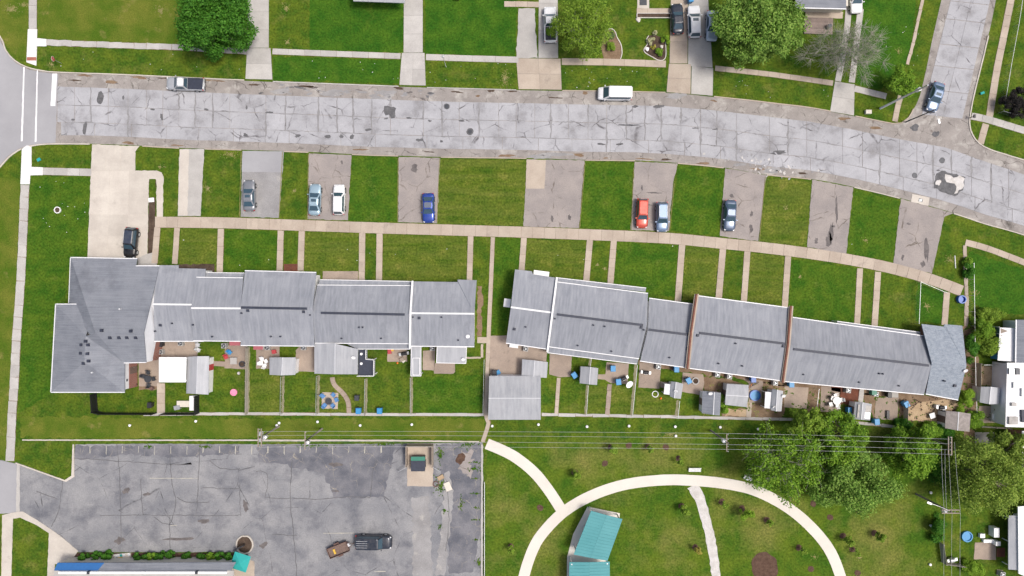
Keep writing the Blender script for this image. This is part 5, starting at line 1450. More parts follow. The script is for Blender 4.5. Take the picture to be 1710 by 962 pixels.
tree('olive-green tree against the white-roofed house', 1690, 760, 7, 3.6, 3.8, 'olive', 50, 150, (.18, .36), trunk_r=.18, crown_lo=.25)
tree('small green tree growing over the park path edge', 1345, 712, 6.5, 2.9, 2.9, 'light', 40, 170, (.18, .36), trunk_r=.12, crown_lo=.25)
def bush(label, px, py, h, rx, ry, mat, n=14, per=120, leaf=(.12, .26), group=None, name='shrub', cat='shrub'):
    return tree(label, px, py, h, rx, ry, mat, n, per, leaf, trunk_r=.04, crown_lo=.02, name=name, cat=cat, group=group, clump_r=(.25, .42), spread=.8)
for x, y, h, rx, ry, m_, lb in ((1556, 718, 2.2, 1.6, 1.0, 'mid', 'leafy bush at the corner of the tan shingled shed'), (1577, 722, 2.0, 1.5, 1.0, 'dark', 'dark bush in front of the tan shingled shed'), (1512, 711, 1.8, 1.3, .8, 'dark', 'low dark bush where the back path ends'),
                               (1656, 526, 1.8, 1.8, 1.1, 'light', 'sprawling yellowish bush behind the white awning'), (1640, 548, 2.2, 1.6, 1.5, 'mid', 'green bush by the wire fence beside the speckled roof'), (1652, 574, 2.4, 1.6, 2.1, 'light', 'light green bush in front of the blue glazed porch'), (1617, 672, 3.2, .9, 1.9, 'lime', 'bright lime bush at the corner of the speckled-roof house'), (1623, 585, 2.0, .7, 2.4, 'dark', 'narrow dark hedge along the wire fence'), (1630, 700, 1.8, 1.0, 1.8, 'mid', 'bush beside the tan shed and the sandy yard'),
                               (1676, 685, 1.6, .9, 1.2, 'mid', 'bush against the white-roofed house wall'), (1616, 438, 1.4, .6, .8, 'mid', 'small bush where the two garden walks meet'), (1619, 452, 1.6, .6, 1.4, 'dark', 'dark bush along the brown garden walk'), (1572, 790, 2.6, 1.8, 2.2, 'dark', 'dark undergrowth beneath the olive tree'), (1567, 882, 2.2, 1.2, 2.2, 'dark', 'dark bush below the lamp pole'), (1628, 948, 1.8, 1.8, 1.0, 'lime', 'bright bush at the fence of the pink patio'),
                               (1208, 676, 2.0, .5, 1.4, 'mid', 'narrow bush between two sheds')):
    bush(lb, x, y, h, rx, ry, m_, 14 if rx < 1.5 else 26)
# clipped shrubs along the shop
for x in (140, 158, 177, 228, 242, 254, 267, 283, 310, 336, 350, 365, 381):
    bush('rounded clipped shrub in the mulch bed along the shop', x, 931, 1.3, .78, .85, 'dark' if x not in (254, 350) else 'mid', 12, 130, (.10, .2), group='clipped shrubs along the shop')
sheet('planting_bed', [(116, 923), (393, 923), (393, 939), (118, 939)], .03, M['mulch'], .3)
# front beds at the top
ed = [(1005, 56), (1012, 51), (1022, 48.5), (1028, 55), (1030, 62), (1037, 75), (1038.5, 90), (1036, 99)]
sheet('planting_bed', ed + [(1008, 100), (1004, 80)], .02, M['soil'], .3)
e = ribbon(ed, 1.3, .1, 3)
tag(sheet('bed_edging', e, .12, M['stone'], 0, kind=None, skirt=.14), 'pale stone edging curving round the bed under the feathery tree', 'edging')
ed2 = [(1083, 60), (1079, 67), (1081, 74), (1075.5, 82), (1077, 88), (1090, 96), (1100, 101), (1109, 99.5), (1112, 90), (1111, 70)]
sheet('planting_bed', ed2 + [(1103, 62), (1092, 58)], .02, M['dark_soil'], .3)
tag(sheet('bed_edging', ribbon(ed2, 1.2, .1, 3), .12, M['stone'], 0, kind=None, skirt=.14), 'white edging round the kite-shaped flower bed', 'edging')
for x, y, h, r_, m_, lb in ((1094, 55, .7, .42, 'pale', 'pale tufted plant at the tip of the kite-shaped bed'), (1087, 68, .9, .6, 'pale', 'straw-coloured ornamental grass in the kite-shaped bed'), (1091, 78, .6, .4, 'gold', 'golden low plant in the kite-shaped bed'), (1099, 86, .8, .72, 'mid', 'round green mound in the kite-shaped bed'), (1110, 65, 1.2, .7, 'lime', 'bright green bush on the edge of the kite-shaped bed'), (1021, 57, .9, .8, 'grey', 'grey-green shrub inside the stone edging'), (1020, 78, .9, .8, 'light', 'yellow-green shrub in the bed below the feathery tree')):
    bush(lb, x, y, h, r_, r_, m_, 9, 90, (.08, .18), name='plant', cat='plant')
def rock(label, px, py, r_, m_='stone', group=None, h=.6):
    mb = MB(); prof = []
    n = 9
    for r0, z in ((.9, 0), (1.0, .3), (.75, .7), (.3, 1.0)):
        prof.append([(r0 * r_ * (1 + .18 * math.sin(k * 2.3 + r0 * 5)) * math.cos(6.283 * k / n), r0 * r_ * (1 + .18 * math.cos(k * 1.7)) * math.sin(6.283 * k / n), z * r_ * h) for k in range(n)])
    mb.loft(prof)
    return tag(mb.build('rock', M[m_], None, True), label, 'rock', group)
rock('white stone in the kite-shaped bed', 0, 0, .35, 'white').location = G(1080.5, 82, .02)
rock('tan boulder in the kite-shaped bed', 0, 0, .28).location = G(1105, 78, .02)
# park saplings in rings of mulch
MUL = [(902, 848, 0), (853, 913, 1), (960, 789, 2), (1010, 774, 0), (1050, 744, 0), (1083, 746, 1), (1112, 747, 0), (1133, 766, 1), (1138, 845, 2), (1161, 914, 4), (1205, 838, 1), (1239, 849, 3), (1280, 868, 1), (1358, 841, 0), (1386, 864, 0), (1433, 852, 0), (1407.6, 895, 2), (1460, 890, 2), (1423, 917, 1), (1334, 914.5, 1), (1354, 950, 0), (1432, 957, 0), (1020, 747, 2)]
for x, y, k in MUL:
    sheet('mulch_ring', blob(x, y, 5.2, 5.2, 14, .14), .03, M['mulch'], 0)
    if k:
        h = {1: 2.2, 2: 2.8, 3: 3.2, 4: 2.4}[k]
        cx = 855 + (x - 855) / (1 - h * .72 / CAM_H); cy = 481 + (y - 481) / (1 - h * .72 / CAM_H)
        tree({1: 'thin young sapling in a ring of brown mulch', 2: 'leafy young sapling in a ring of brown mulch', 3: 'bright lime sapling beside the white gravel path', 4: 'golden sapling beside the white gravel path'}[k], cx, cy, h, .55 + .14 * (k == 2) + .45 * (k == 3), .55 + .14 * (k == 2) + .4 * (k == 3), {1: 'light', 2: 'light', 3: 'lime', 4: 'gold'}[k], 9 if k == 1 else 14, 40 if k == 1 else 70, (.10, .2), base_px=(x, y), trunk_r=.03, crown_lo=.3, name='sapling', group='park saplings' if k < 3 else None, clump_r=(.25, .4))
sheet('mulch_bed', blob(1277, 947, 22, 25, 26, .08), .03, M['mulch'], 0)
# ================================================================== YARDS
def patio(poly, mat='patio', z=.04, jit=.25): return sheet('patio', poly, z, M[mat], jit)
for q, m_ in (([(268, 571), (330, 571), (330, 598), (268, 598)], 'patio'), ([(232, 600), (266, 600), (266, 645), (232, 645)], 'patio'), ([(376, 577), (413, 577), (413, 617), (375, 615)], 'patio'), ([(428, 578), (467, 578), (467, 596), (450, 598), (450, 616), (428, 616)], 'patio'), ([(494, 585), (500, 579), (526, 579), (526, 621), (494, 620)], 'patio'),
              ([(538, 655), (565, 656), (564, 683), (537, 682)], 'conc_tan'), ([(647, 583), (680, 583), (680, 604), (647, 604)], 'patio'), ([(706, 586), (727, 584), (725, 619), (706, 618)], 'patio'), ([(725, 606), (760, 606), (760, 621), (757, 624), (725, 624)], 'patio'),
              ([(818, 561), (848, 560), (914, 585), (912, 604), (872, 602), (872, 628), (818, 628)], 'patio'), ([(918, 591), (955, 594), (953, 629), (934, 630), (917, 625)], 'patio'), ([(1013, 605), (1050, 607), (1048, 641), (1020, 640), (1010, 634), (998, 633), (999, 625), (1011, 625)], 'patio'),
              ([(1068, 605), (1104, 608), (1101, 649), (1066, 647)], 'patio'), ([(1103, 637), (1120, 639), (1119, 648), (1103, 647)], 'patio'), ([(1140, 622), (1174, 625), (1176, 640), (1172, 660), (1138, 654)], 'patio'), ([(1240, 632), (1274, 636), (1272, 672), (1250, 672), (1250, 640)], 'patio'), ([(1247, 672), (1256, 672), (1254, 697), (1246, 697)], 'conc_tan'),
              ([(1310, 645), (1350, 647), (1347, 683), (1309, 680)], 'patio'), ([(1371, 645), (1404, 648), (1400, 690), (1370, 687)], 'patio'), ([(1388, 641), (1436, 646), (1432, 677), (1402, 675), (1402, 655), (1388, 652)], 'patio_brick'), ([(1434, 646), (1443, 647), (1441, 672), (1433, 671)], 'conc_gray'), ([(1463, 664), (1501, 664), (1498, 702), (1460, 699)], 'patio'), ([(1480, 655), (1500, 656), (1500, 664), (1480, 664)], 'conc_gray'),
              ([(1535, 672), (1602, 664), (1600, 690), (1572, 712), (1530, 702), (1510, 703), (1512, 684)], 'sand'), ([(1636, 611), (1679, 613), (1677, 645), (1635, 643)], 'sand'), ([(1634, 678), (1664, 678), (1662, 706), (1634, 706)], 'patio'), ([(1628, 722), (1660, 722), (1660, 742), (1628, 742)], 'conc_gray'),
              ([(1628, 906), (1663, 906), (1663, 935), (1626, 934)], 'patio'), ([(1664, 915), (1678, 915), (1678, 930), (1664, 930)], 'patio_brick'), ([(1064, -10), (1084, -10), (1084, 14), (1064, 14)], 'conc'), ([(797, 563), (818, 563), (818, 573), (797, 573)], 'conc_tan'), ([(779, 596), (803, 596), (803, 599), (779, 599)], 'conc_tan'), ([(803, 575), (807, 575), (807, 597), (803, 597)], 'conc_tan'),
              ([(1345, 18), (1408, 20), (1407, 31), (1345, 29)], 'conc_tan'), ([(1436, -20), (1411, -20), (1411, 15), (1441, 16)], 'conc_gray'), ([(680, 741), (724, 741), (723, 812), (680, 812)], 'conc_tan')):
    patio(q, m_)
for q in ([(880, 581), (913, 586), (911, 604), (881, 599)], [(797, 478), (805, 478), (805, 562), (797, 562)], [(1254, 677), (1280, 660), (1310, 690), (1306, 700), (1254, 697)], [(1203, 640), (1214, 632), (1240, 640), (1212, 645)], [(1500, 655), (1545, 662), (1530, 690), (1512, 690), (1503, 700)], [(1602, 640), (1624, 600), (1632, 650), (1630, 715), (1605, 690)], [(232, 643), (262, 643), (262, 650), (232, 652)], [(1350, 650), (1369, 650), (1366, 695), (1348, 690)], [(1206, 682), (1250, 684), (1250, 696), (1206, 696)]):
    sheet('bare_ground', q, .014, M['soil' if q[0][0] not in (880,) else 'dark_soil'], 1.2, 'stuff', skirt=.004)
sheet('bare_ground', [(1212, 682), (1246, 684), (1246, 695), (1210, 695)], .02, M['sand'], 1.2, 'stuff', skirt=.004)
walk([(269, 640), (269, 690)], 13, 1.5, 'conc_tan'); walk([(933, 631), (929, 691)], 6, 1.2, 'conc_tan'); walk([(1018, 642), (1014, 693)], 7, 1.0, 'patio', jit=.7); walk([(357, 607), (376, 608)], 8, 1.2, 'patio')
walk([(555, 630), (558, 642), (572, 656), (581, 670), (583, 690)], 7.5, .9, 'patio', jit=.2); walk([(842, 7), (866, 7), (900, 8)], 9, 1.9, 'conc_tan')
walk([(1063, 18.5), (1119, 18.5)], 8.5, 1.7, 'conc_tan')
for q in ([(1066, 601), (1150, 612), (1310, 634), (1425, 646), (1545, 660), (1600, 668), (1600, 676), (1540, 672), (1420, 656), (1310, 645), (1240, 634), (1148, 622), (1066, 609)], [(1600, 545), (1634, 545), (1634, 640), (1628, 740), (1606, 735), (1624, 690), (1604, 660)], [(1175, 630), (1212, 634), (1206, 655), (1176, 652)], [(1274, 638), (1310, 643), (1309, 690), (1274, 690)], [(1442, 656), (1462, 660), (1460, 700), (1456, 690), (1443, 668)]):
    sheet('bare_ground', q, .0135, M['soil'], 1.4, 'stuff', skirt=.004)
for n_, (x0, x1, y0, y1), m_ in ((120, (1180, 1620, 640, 705), 'lawn_b'), (60, (1600, 1632, 545, 735), 'lawn_b'), (60, (1500, 1600, 660, 705), 'dark_soil'), (40, (1175, 1310, 640, 695), 'dead_grass'), (36, (1626, 1680, 610, 740), 'lawn_b')):
    mb = MB()
    for k in range(n_):
        x, y = random.uniform(x0, x1), random.uniform(y0, y1)
        if m_ == 'lawn_b' and x1 == 1620: y = 638 + (x - 1180) * .08 + random.uniform(0, 50)
        for j in range(4):
            pts = [G(*q) for q in blob(x + random.gauss(0, 1.6), y + random.gauss(0, 1.4), random.uniform(.5, 1.6), random.uniform(.4, 1.3), 8, .5)]
            mb.prism([(q.x, q.y) for q in pts], .002, .046 + random.uniform(0, .012))
    tag(mb.build('ground_scraps', M[m_]), kind='stuff')
mb = MB()
for k in range(90):
    x, y = random.choice(((random.uniform(80, 405), random.uniform(85, 118)), (random.uniform(455, 665), random.uniform(98, 132)), (random.uniform(715, 860), random.uniform(105, 142)), (random.uniform(940, 1108), random.uniform(112, 148)), (random.uniform(1195, 1385), random.uniform(128, 165)), (random.uniform(1440, 1540), random.uniform(5, 120)), (random.uniform(240, 1500), random.uniform(400, 445)), (random.uniform(60, 145), random.uniform(300, 420))))
    pts = [G(*q) for q in blob(x, y, random.uniform(.3, .9), random.uniform(.3, .7), 7, .4)]
    mb.prism([(q.x, q.y) for q in pts], .02, .05)
tag(mb.build('scattered_litter', M['trim']), kind='stuff')
# ---- fences
def fence(label, pts, h=1.2, kind='wire', mat=None, group=None, strip=None):
    w = [G(*p) for p in pts]
    o = thing('fence', label, 'fence', w[0], 0, group)
    l0 = w[0]
    for i in range(len(w) - 1):
        a, c = w[i] - l0, w[i + 1] - l0
        Ln = (c - a).length; n = max(1, round(Ln / 2.4)); ang = math.atan2(c.y - a.y, c.x - a.x)
        for k in range(n + (i == len(w) - 2)):
            p = a.lerp(c, k / n)
            if kind == 'wire': MB().tube([(p.x, p.y, 0), (p.x, p.y, h + .04)], .035, 6).build('post', M['steel'], o)
            else: MB().box(p.x, p.y, 0, .11, .11, h + .06, ang).build('post', M[mat], o)
        for k in range(n):
            p, q = a.lerp(c, k / n), a.lerp(c, (k + 1) / n)
            if kind == 'wire':
                MB().tube([(p.x, p.y, h), (q.x, q.y, h)], .032, 6).build('top_rail', M[mat or 'steel'], o)
                mb = MB(); m_ = 9
                for j in range(1, m_):
                    s_ = p.lerp(q, j / m_); e_ = p.lerp(q, min(1, (j + 1) / m_)); f_ = p.lerp(q, max(0, (j - 1) / m_))
                    mb.tube([(s_.x, s_.y, .05), (e_.x, e_.y, h)], .006, 3); mb.tube([(s_.x, s_.y, .05), (f_.x, f_.y, h)], .006, 3)
                mb.build('wire_mesh', M['steel'], o)
            else:
                nb = max(2, round((q - p).length / .17)); mb = MB()
                for j in range(nb):
                    s_ = p.lerp(q, (j + .5) / nb); mb.box(s_.x, s_.y, .06, (q - p).length / nb - .012, .025, h - .06 + random.uniform(-.015, .015), ang)
                mb.build('fence_boards', M[mat], o)
                mm = p.lerp(q, .5); nx = Vector((-math.sin(ang), math.cos(ang), 0)) * .035
                for zz in (.3, h - .3): MB().box(mm.x + nx.x, mm.y + nx.y, zz, (q - p).length, .04, .09, ang).build('rail', M[mat], o)
    if strip:
        for i in range(len(pts) - 1): sheet('fence_line_soil', ribbon([pts[i], pts[i + 1]], 4.4, .8, 5), .010, M[strip], 0, 'stuff', skirt=.005)
    return o
fence('black privacy fence round the garden of the hip-roofed end block', [(162, 657), (164, 686), (175, 689), (262, 689.5)], 1.8, 'wood', 'fence_black')
fence('black privacy fence behind the long shed with the red door', [(276, 689.5), (333, 689.5), (333, 660)], 1.8, 'wood', 'fence_black')
fence('grey wooden fence between the pink disc lawn and the white chairs', [(415, 580), (414, 690)], 1.2, 'wood', 'fence_wood', strip='fence_soil')
for lb, a, c in (('wire fence running from the pale gabled shed to the back path', (473, 628), (472, 690)), ('wire fence from the sunroom corner to the back path beside the blue chairs', (532, 627), (531, 690)), ('wire fence below the black deck', (612, 632), (611, 690)), ('wire fence from the narrow lean-to to the back path', (687, 630), (687, 690)), ('wire fence below the small grey shed', (981, 643), (978, 692)),
                 ('wire fence beside the round grill patio and the satellite dish', (1062, 609), (1054, 693)), ('wire fence below the white and grey shed', (1132, 668), (1129, 696)), ('wire fence between the brown patio and the brick patio', (1362, 648), (1357, 690)), ('wire fence above the small grey shed', (986, 598), (984, 611))):
    fence(lb, [a, c], 1.2, 'wire', strip='fence_soil')
fence('wire fence along the footpath between the two rows', [(809, 600), (807, 690)], 1.2, 'wire')
fence('green-tinted wire fence round the bright lawn of the speckled-roof house', [(1573, 489), (1530, 471), (1527, 540)], 1.2, 'wire')
fence('long wire fence along the brown garden walk', [(1617, 440), (1618, 520), (1620, 640), (1622, 690)], 1.3, 'wire')
fence('pale wire fence enclosing the corner lawn by the side street', [(1702, -20), (1692, 45), (1680, 110), (1667, 189), (1710, 201), (1760, 212)], 1.2, 'wire', 'white')
fence('wire fence between the sandy yard and the bushes', [(1634, 608), (1680, 608)], 1.3, 'wire')
fence('grey slatted fence beside the sandy yard', [(1628, 606), (1627, 650)], 1.5, 'wood', 'fence_wood')
fence('old fence rail along the car park edge of the park', [(809, 805), (809, 985)], .5, 'wood', 'trim')
fence('weathered fence at the back of the pink patio garden', [(1568, 905), (1572, 938), (1622, 944)], 1.3, 'wood', 'fence_wood')
fence('wooden fence beside the sandy yard of the end shed', [(1509, 672), (1508, 704)], 1.3, 'wood', 'fence_wood')
fence('fence between the white-topped table yard and the brick house', [(1632, 711), (1680, 714)], 1.2, 'wood', 'fence_wood')
# ---- yard furniture
def ac(px, py, rz=0.0, lb='square grey air conditioner with round fan against a townhouse rear wall', grp='air conditioners behind the townhouses'):
    o = thing('air_conditioner', lb, 'air conditioner', G(px, py), rz, grp)
    MB().box(0, 0, .0, .85, .85, .06).build('pad', M['patio'], o)
    MB().box(0, 0, .06, .72, .72, .72).build('casing', M['casing'], o)
    fixn(MB().lathe(0, 0, [(.31, .775), (.31, .80), (.25, .80), (.25, .785)], 18).build('fan_ring', M['dark'], o))
    fixn(MB().lathe(0, 0, [(.10, .785), (.10, .81)], 10).build('fan_hub', M['steel'], o))
    for k in range(3): MB().box(.16 * math.cos(k * 2.09), .16 * math.sin(k * 2.09), .787, .22, .07, .01, k * 2.09).build('fan_blade', M['steel'], o)
ACL = {(272, 587): 'grey air conditioner between the black bin and the white canopy', (305, 573): 'grey air conditioner on the tan patio under the eaves', (377, 577): 'grey air conditioner beside the red awning near the blue chair', (449, 580): 'grey air conditioner beside the red awning near the white chairs', (509, 580): 'grey air conditioner on the patio next to the sunroom',
 (723, 581): 'grey air conditioner beside the grey patio cover', (878, 582): 'grey air conditioner beside the long white chest', (1098, 612): 'grey air conditioner on the patio with the black barbecue and hoop', (1196, 625): 'grey air conditioner above the dark grey shed, one of two side by side', (1216, 628): 'grey air conditioner above the large pale shed, one of two side by side', (1292, 639): 'grey air conditioner above the white-fronted shed',
 (1459, 657): 'grey air conditioner in front of the green-topped cabinet', (1413, 651): 'grey air conditioner on the red brick paving', (1681, 691): 'grey air conditioner against the white-roofed house', (1669, 956): 'grey air conditioner below the pink patio'}
for x, y in ((272, 587), (305, 573), (377, 577), (449, 580), (509, 580), (723, 581), (878, 582), (1098, 612), (1196, 625), (1216, 628), (1292, 639), (1459, 657), (1413, 651), (1681, 691), (1669, 956)):
    ac(x, y, R(-7) if x > 850 else 0, ACL[(x, y)], None)
def bin_(lb, px, py, m_, rz=0.0, group=None, s=1.0):
    o = thing('wheelie_bin', lb, 'bin', G(px, py), rz, group)
    MB().add([(x * s, y * s, z * s) for x, y, z in [(-.24, -.28, 0), (.24, -.28, 0), (.24, .26, 0), (-.24, .26, 0), (-.31, -.36, 1.0), (.31, -.36, 1.0), (.31, .36, 1.0), (-.31, .36, 1.0)]], [(3, 2, 1, 0), (4, 5, 6, 7), (0, 1, 5, 4), (1, 2, 6, 5), (2, 3, 7, 6), (3, 0, 4, 7)]).build('bin_body', M[m_], o)
    MB().box(0, -.02 * s, 1.0 * s, .68 * s, .80 * s, .07 * s, 0, .9).build('lid', M[m_], o)
    MB().tube([(-.28 * s, .42 * s, .95 * s), (.28 * s, .42 * s, .95 * s)], .025, 6).build('handle', M['dark'], o)
    for sx in (1, -1): fixn(MB().tube([(sx * .22 * s, .30 * s, .1), (sx * .29 * s, .30 * s, .1)], .1, 12).build('wheel', M['rubber'], o))
    return o
BB = 'blue wheelie bin'
for x, y, lb, rz in ((601, 684, 'blue wheelie bin by the fence below the black deck', 0), (636, 684, 'blue wheelie bin standing alone on the lawn by the back path', 0), (958, 625, 'blue wheelie bin in front of the small grey shed', .6), (1022, 614, 'blue wheelie bin at the house end of a patio with a round grill', 0), (1031, 636, 'blue wheelie bin near the grill on the patio', .1), (1127, 615, 'blue wheelie bin half under the eaves beside the brick firewall', 0), (1147, 634, 'blue wheelie bin between the white shed and the round fire ring', .5), (1254, 632, 'deep blue bin under the eaves beside the bicycles', 0), (1414, 683, 'blue wheelie bin at the white side of the panelled shed', 0), (1458, 702, 'blue wheelie bin at the path side of the panelled shed', .1), (1507, 673, 'blue wheelie bin by the wooden fence of the sandy yard', .5), (1317, 640, 'blue wheelie bin below the eaves near the brown patio', 0), (1151, 3, 'blue wheelie bin at the head of the driveway', .1)):
    bin_(lb, x, y, 'blue_bin' if x != 1254 else 'blue_deep', rz, s=1.15)
for x, y, lb in ((273, 574, 'black wheelie bin against the brick wall of the end block'), (255, 675, 'dark bin on the lawn inside the black fence'), (598, 663, 'grey bin standing alone near the curved brick walk'), (764, -2, 'black wheelie bin at the edge of the upper lawn'), (826, 621, 'black bin beside the wide garage'), (1480, 658, 'black bin lying by the house wall over the grey paving')):
    bin_(lb, x, y, 'black' if x != 598 else 'dark')
def chair(lb, px, py, rz, m_='white', group=None):
    o = thing('patio_chair', lb, 'chair', G(px, py, 0) + Vector((0, 0, .04)), rz, group)
    MB().box(0, 0, .40, .52, .52, .05).build('seat', M[m_], o)
    MB().add([(-.26, .22, .42), (.26, .22, .42), (.26, .40, .95), (-.26, .40, .95), (-.26, .27, .42), (.26, .27, .42), (.26, .45, .95), (-.26, .45, .95)], [(0, 1, 2, 3), (7, 6, 5, 4), (0, 4, 5, 1), (1, 5, 6, 2), (2, 6, 7, 3), (3, 7, 4, 0)]).build('backrest', M[m_], o)
    for sx in (1, -1):
        MB().box(sx * .28, .02, .60, .06, .52, .04).build('armrest', M[m_], o)
        for sy in (1, -1): MB().box(sx * .24, sy * .22, 0, .05, .05, .42).build('leg', M[m_], o)
def table(lb, px, py, r_, m_='white', h=.72, round_=True, group=None, name='patio_table', cat='table', sx=1.0, sy=1.0, rz=0):
    o = thing(name, lb, cat, G(px, py, 0) + Vector((0, 0, .03)), rz, group)
    if round_: fixn(MB().lathe(0, 0, [(r_, h - .04), (r_, h), (r_ - .02, h + .005)], 18).build('table_top', M[m_], o))
    else: MB().box(0, 0, h - .05, sx, sy, .06).build('table_top', M[m_], o)
    for k in range(4):
        a = .785 + k * 1.571; q = r_ * .6 if round_ else 0
        x, y = (q * math.cos(a), q * math.sin(a)) if round_ else ((sx / 2 - .08) * (1 if k in (0, 3) else -1), (sy / 2 - .08) * (1 if k < 2 else -1))
        MB().box(x, y, 0, .05, .05, h - .04).build('leg', M[m_] if m_ != 'glass' else M['dark'], o)
    return o
table('dark round table on the patio below the black fence garden', 251, 632, .55, 'dark')
for k, (x, y, a) in enumerate(((243, 628, 1.2), (259, 632, -1.4), (251, 642, 3.1), (250, 622, 0))): chair('dark chair drawn up to the dark round table', x, y, a, 'dark', 'chairs at the dark round table')
table('dark round table on the square patio with blue chairs', 551, 669, .5, 'dark')
for x, y, a in ((541, 661, .8), (558, 659, -.7), (563, 667, -1.2), (544, 676, 2.4), (557, 676, -2.4)): chair('blue cushioned chair on the square patio', x, y, a, 'cushion', 'blue chairs on the square patio')
for x, y, a in ((440, 600, .3), (438, 606, 1.6), (444, 610, 2.8), (446, 603, -1.0)): chair('white plastic chair huddled beside the pale gabled shed', x, y, a, 'white', 'white chairs beside the pale shed')
table('round white table among white chairs next to the red paving', 1394, 668, .6, 'white')
for x, y, a in ((1388, 664, 1.2), (1401, 667, -1.4), (1385, 674, 1.8), (1396, 676, 3.1), (1393, 660, .1)): chair('white chair around the round white table next to the red paving', x, y, a, 'white', 'white chairs next to the red paving')
for x, y, a in ((333, 576, 0), (334, 584, 1.0)): chair('white folding chair stacked at the end of the tan patio', x, y, a, 'alu', 'folding chairs on the tan patio')
chair('red plastic chair on the patio beside the blue chair', 380, 596, .4, 'red'); chair('bright blue plastic chair on the patio beside the red chair', 386, 588, .8, 'blue_bin')
table('square grey table on the patio beside the red chair', 393, 602, .5, 'conc_gray', .7, False, sx=1.0, sy=1.0)
table('white-topped table with blue legs beside the grey shed', 1660, 694, .5, 'white', .75, False, sx=1.7, sy=.9, rz=0)
table('small white table on the sandy yard by the end shed', 1553, 693, .5, 'white', .6, False, sx=.8, sy=.8, rz=.3)
def ring_thing(lb, px, py, r_, m_, cat, name, tr=.07, h=.25, fill=None):
    o = thing(name, lb, cat, G(px, py) + Vector((0, 0, .02)), 0)
    n = 22
    mb = MB()
    rr = [[((r_ + a) * math.cos(6.283 * k / n), (r_ + a) * math.sin(6.283 * k / n), z) for k in range(n)] for a, z in ((-tr, 0), (tr, 0), (tr, h), (-tr, h), (-tr, 0))]
    fixn(mb.loft(rr, False).build('rim', M[m_], o))
    if fill: MB().lathe(0, 0, [(r_ - tr, .01), (r_ - tr, h * .5)], n).build('filling', M[fill], o)
ring_thing('white ring lying on the long front lawn', 97, 351, .45, 'white', 'ring', 'garden_ring', .06, .2, 'dark_soil')
ring_thing('white hoop lying on the grass beside the tan patio', 1094, 658, .45, 'white', 'ring', 'garden_ring', .05, .12)
ring_thing('grey round fire ring on the patio by the blue bin', 1161, 636, .48, 'conc_gray', 'fire ring', 'fire_ring', .08, .25, 'dark_soil')
ring_thing('dark round fire ring on the patio with the grey table', 405, 608, .4, 'dark', 'fire ring', 'fire_ring', .07, .25, 'dark_soil')
ring_thing('bright pink round tub on the back lawn', 391, 655, .46, 'pink', 'tub', 'garden_tub', .06, .22, 'pink')
ring_thing('round blue paddling pool full of toys beside the large pale shed', 1260, 660, .75, 'blue_deep', 'pool', 'paddling_pool', .08, .3, 'blue_bin')
ring_thing('blue barrel planter where the common walk ends', 1603, 500, .55, 'blue_deep', 'barrel', 'barrel_planter', .07, .6, 'blue_deep')
ring_thing('round blue tub beside white garden furniture', 1613, 895, .75, 'blue_bin', 'tub', 'garden_tub', .07, .35, 'blue_bin')
def grill(lb, px, py, rz=0.0, m_='black'):
    o = thing('barbecue_grill', lb, 'grill', G(px, py) + Vector((0, 0, .04)), rz)
    MB().box(0, 0, .35, .9, .5, .40).build('cart', M[m_], o)
    fixn(MB().tube([(-.36, 0, .80), (.36, 0, .80)], .25, 12).build('hood', M[m_], o))
    for sx in (1, -1):
        MB().box(sx * .62, 0, .72, .3, .45, .04).build('side_shelf', M['steel'], o)
        for sy in (1, -1): MB().box(sx * .40, sy * .2, 0, .05, .05, .36).build('leg', M['dark'], o)
    MB().tube([(-.25, -.27, .85), (.25, -.27, .85)], .018, 6).build('handle', M['alu'], o)
grill('black barbecue on the tan patio near the white hoop', 1077, 621, R(-7)); grill('black barbecue on the patio between two blue bins', 1040, 631, .4); grill('dark barbecue beside a white box at the end shed', 1567, 679, 0); grill('dark barbecue against the white side of the end shed', 1570, 689, 1.4, 'dark'); grill('silver barbecue against the fence of the pink patio garden', 1585, 932, .2, 'steel'); grill('dark barbecue on the patio with toys', 676, 590, .2)
def dish(lb, px, py, z, rz=0.0, r_=.32, on_pole=False):
    p = G(px, py, z)
    o = thing('satellite_dish', lb, 'dish', (p.x, p.y, 0 if on_pole else z - .35), rz)
    z0 = 0 if on_pole else 0
    top = z if on_pole else .45
    MB().tube([(0, 0, z0 - .05), (0, 0, top)], .03, 6).build('mast', M['steel'], o)
    n = 16
    rings = [[(q * math.cos(6.283 * k / n), q * math.sin(6.283 * k / n) * .8 , top + .05 + .25 * (q / r_) ** 2 * .4 + q * math.sin(6.283 * k / n) * .5) for k in range(n)] for q in (.02, r_ * .5, r_)]
    fixn(MB().loft(rings, False).build('reflector', M['white'], o))
    MB().tube([(0, -r_ * .6, top - .1), (0, -.05, top + .5)], .015, 5).build('feed_arm', M['steel'], o)
dish('satellite dish on a pole beside the patio with the round grill', 1051, 642, 1.2, .8, .6, True)
for lb, x, y, z in (('satellite dish on the sunroom roof', 591, 597, 2.95), ('satellite dish on the grey patio cover', 774, 600, 2.5), ('satellite dish on the dark grey shed', 1186, 657, 2.3), ('larger dish at the side of the white-fronted shed', 1308, 661, 2.4), ('second dish low on the white-fronted shed roof', 1293, 680, 2.4), ('satellite dish on the small white and grey shed', 1128, 653, 2.45), ('white dish at the ridge end of the speckled shingle roof', 1611, 619, 4.6)):
    dish(lb, x, y, z)
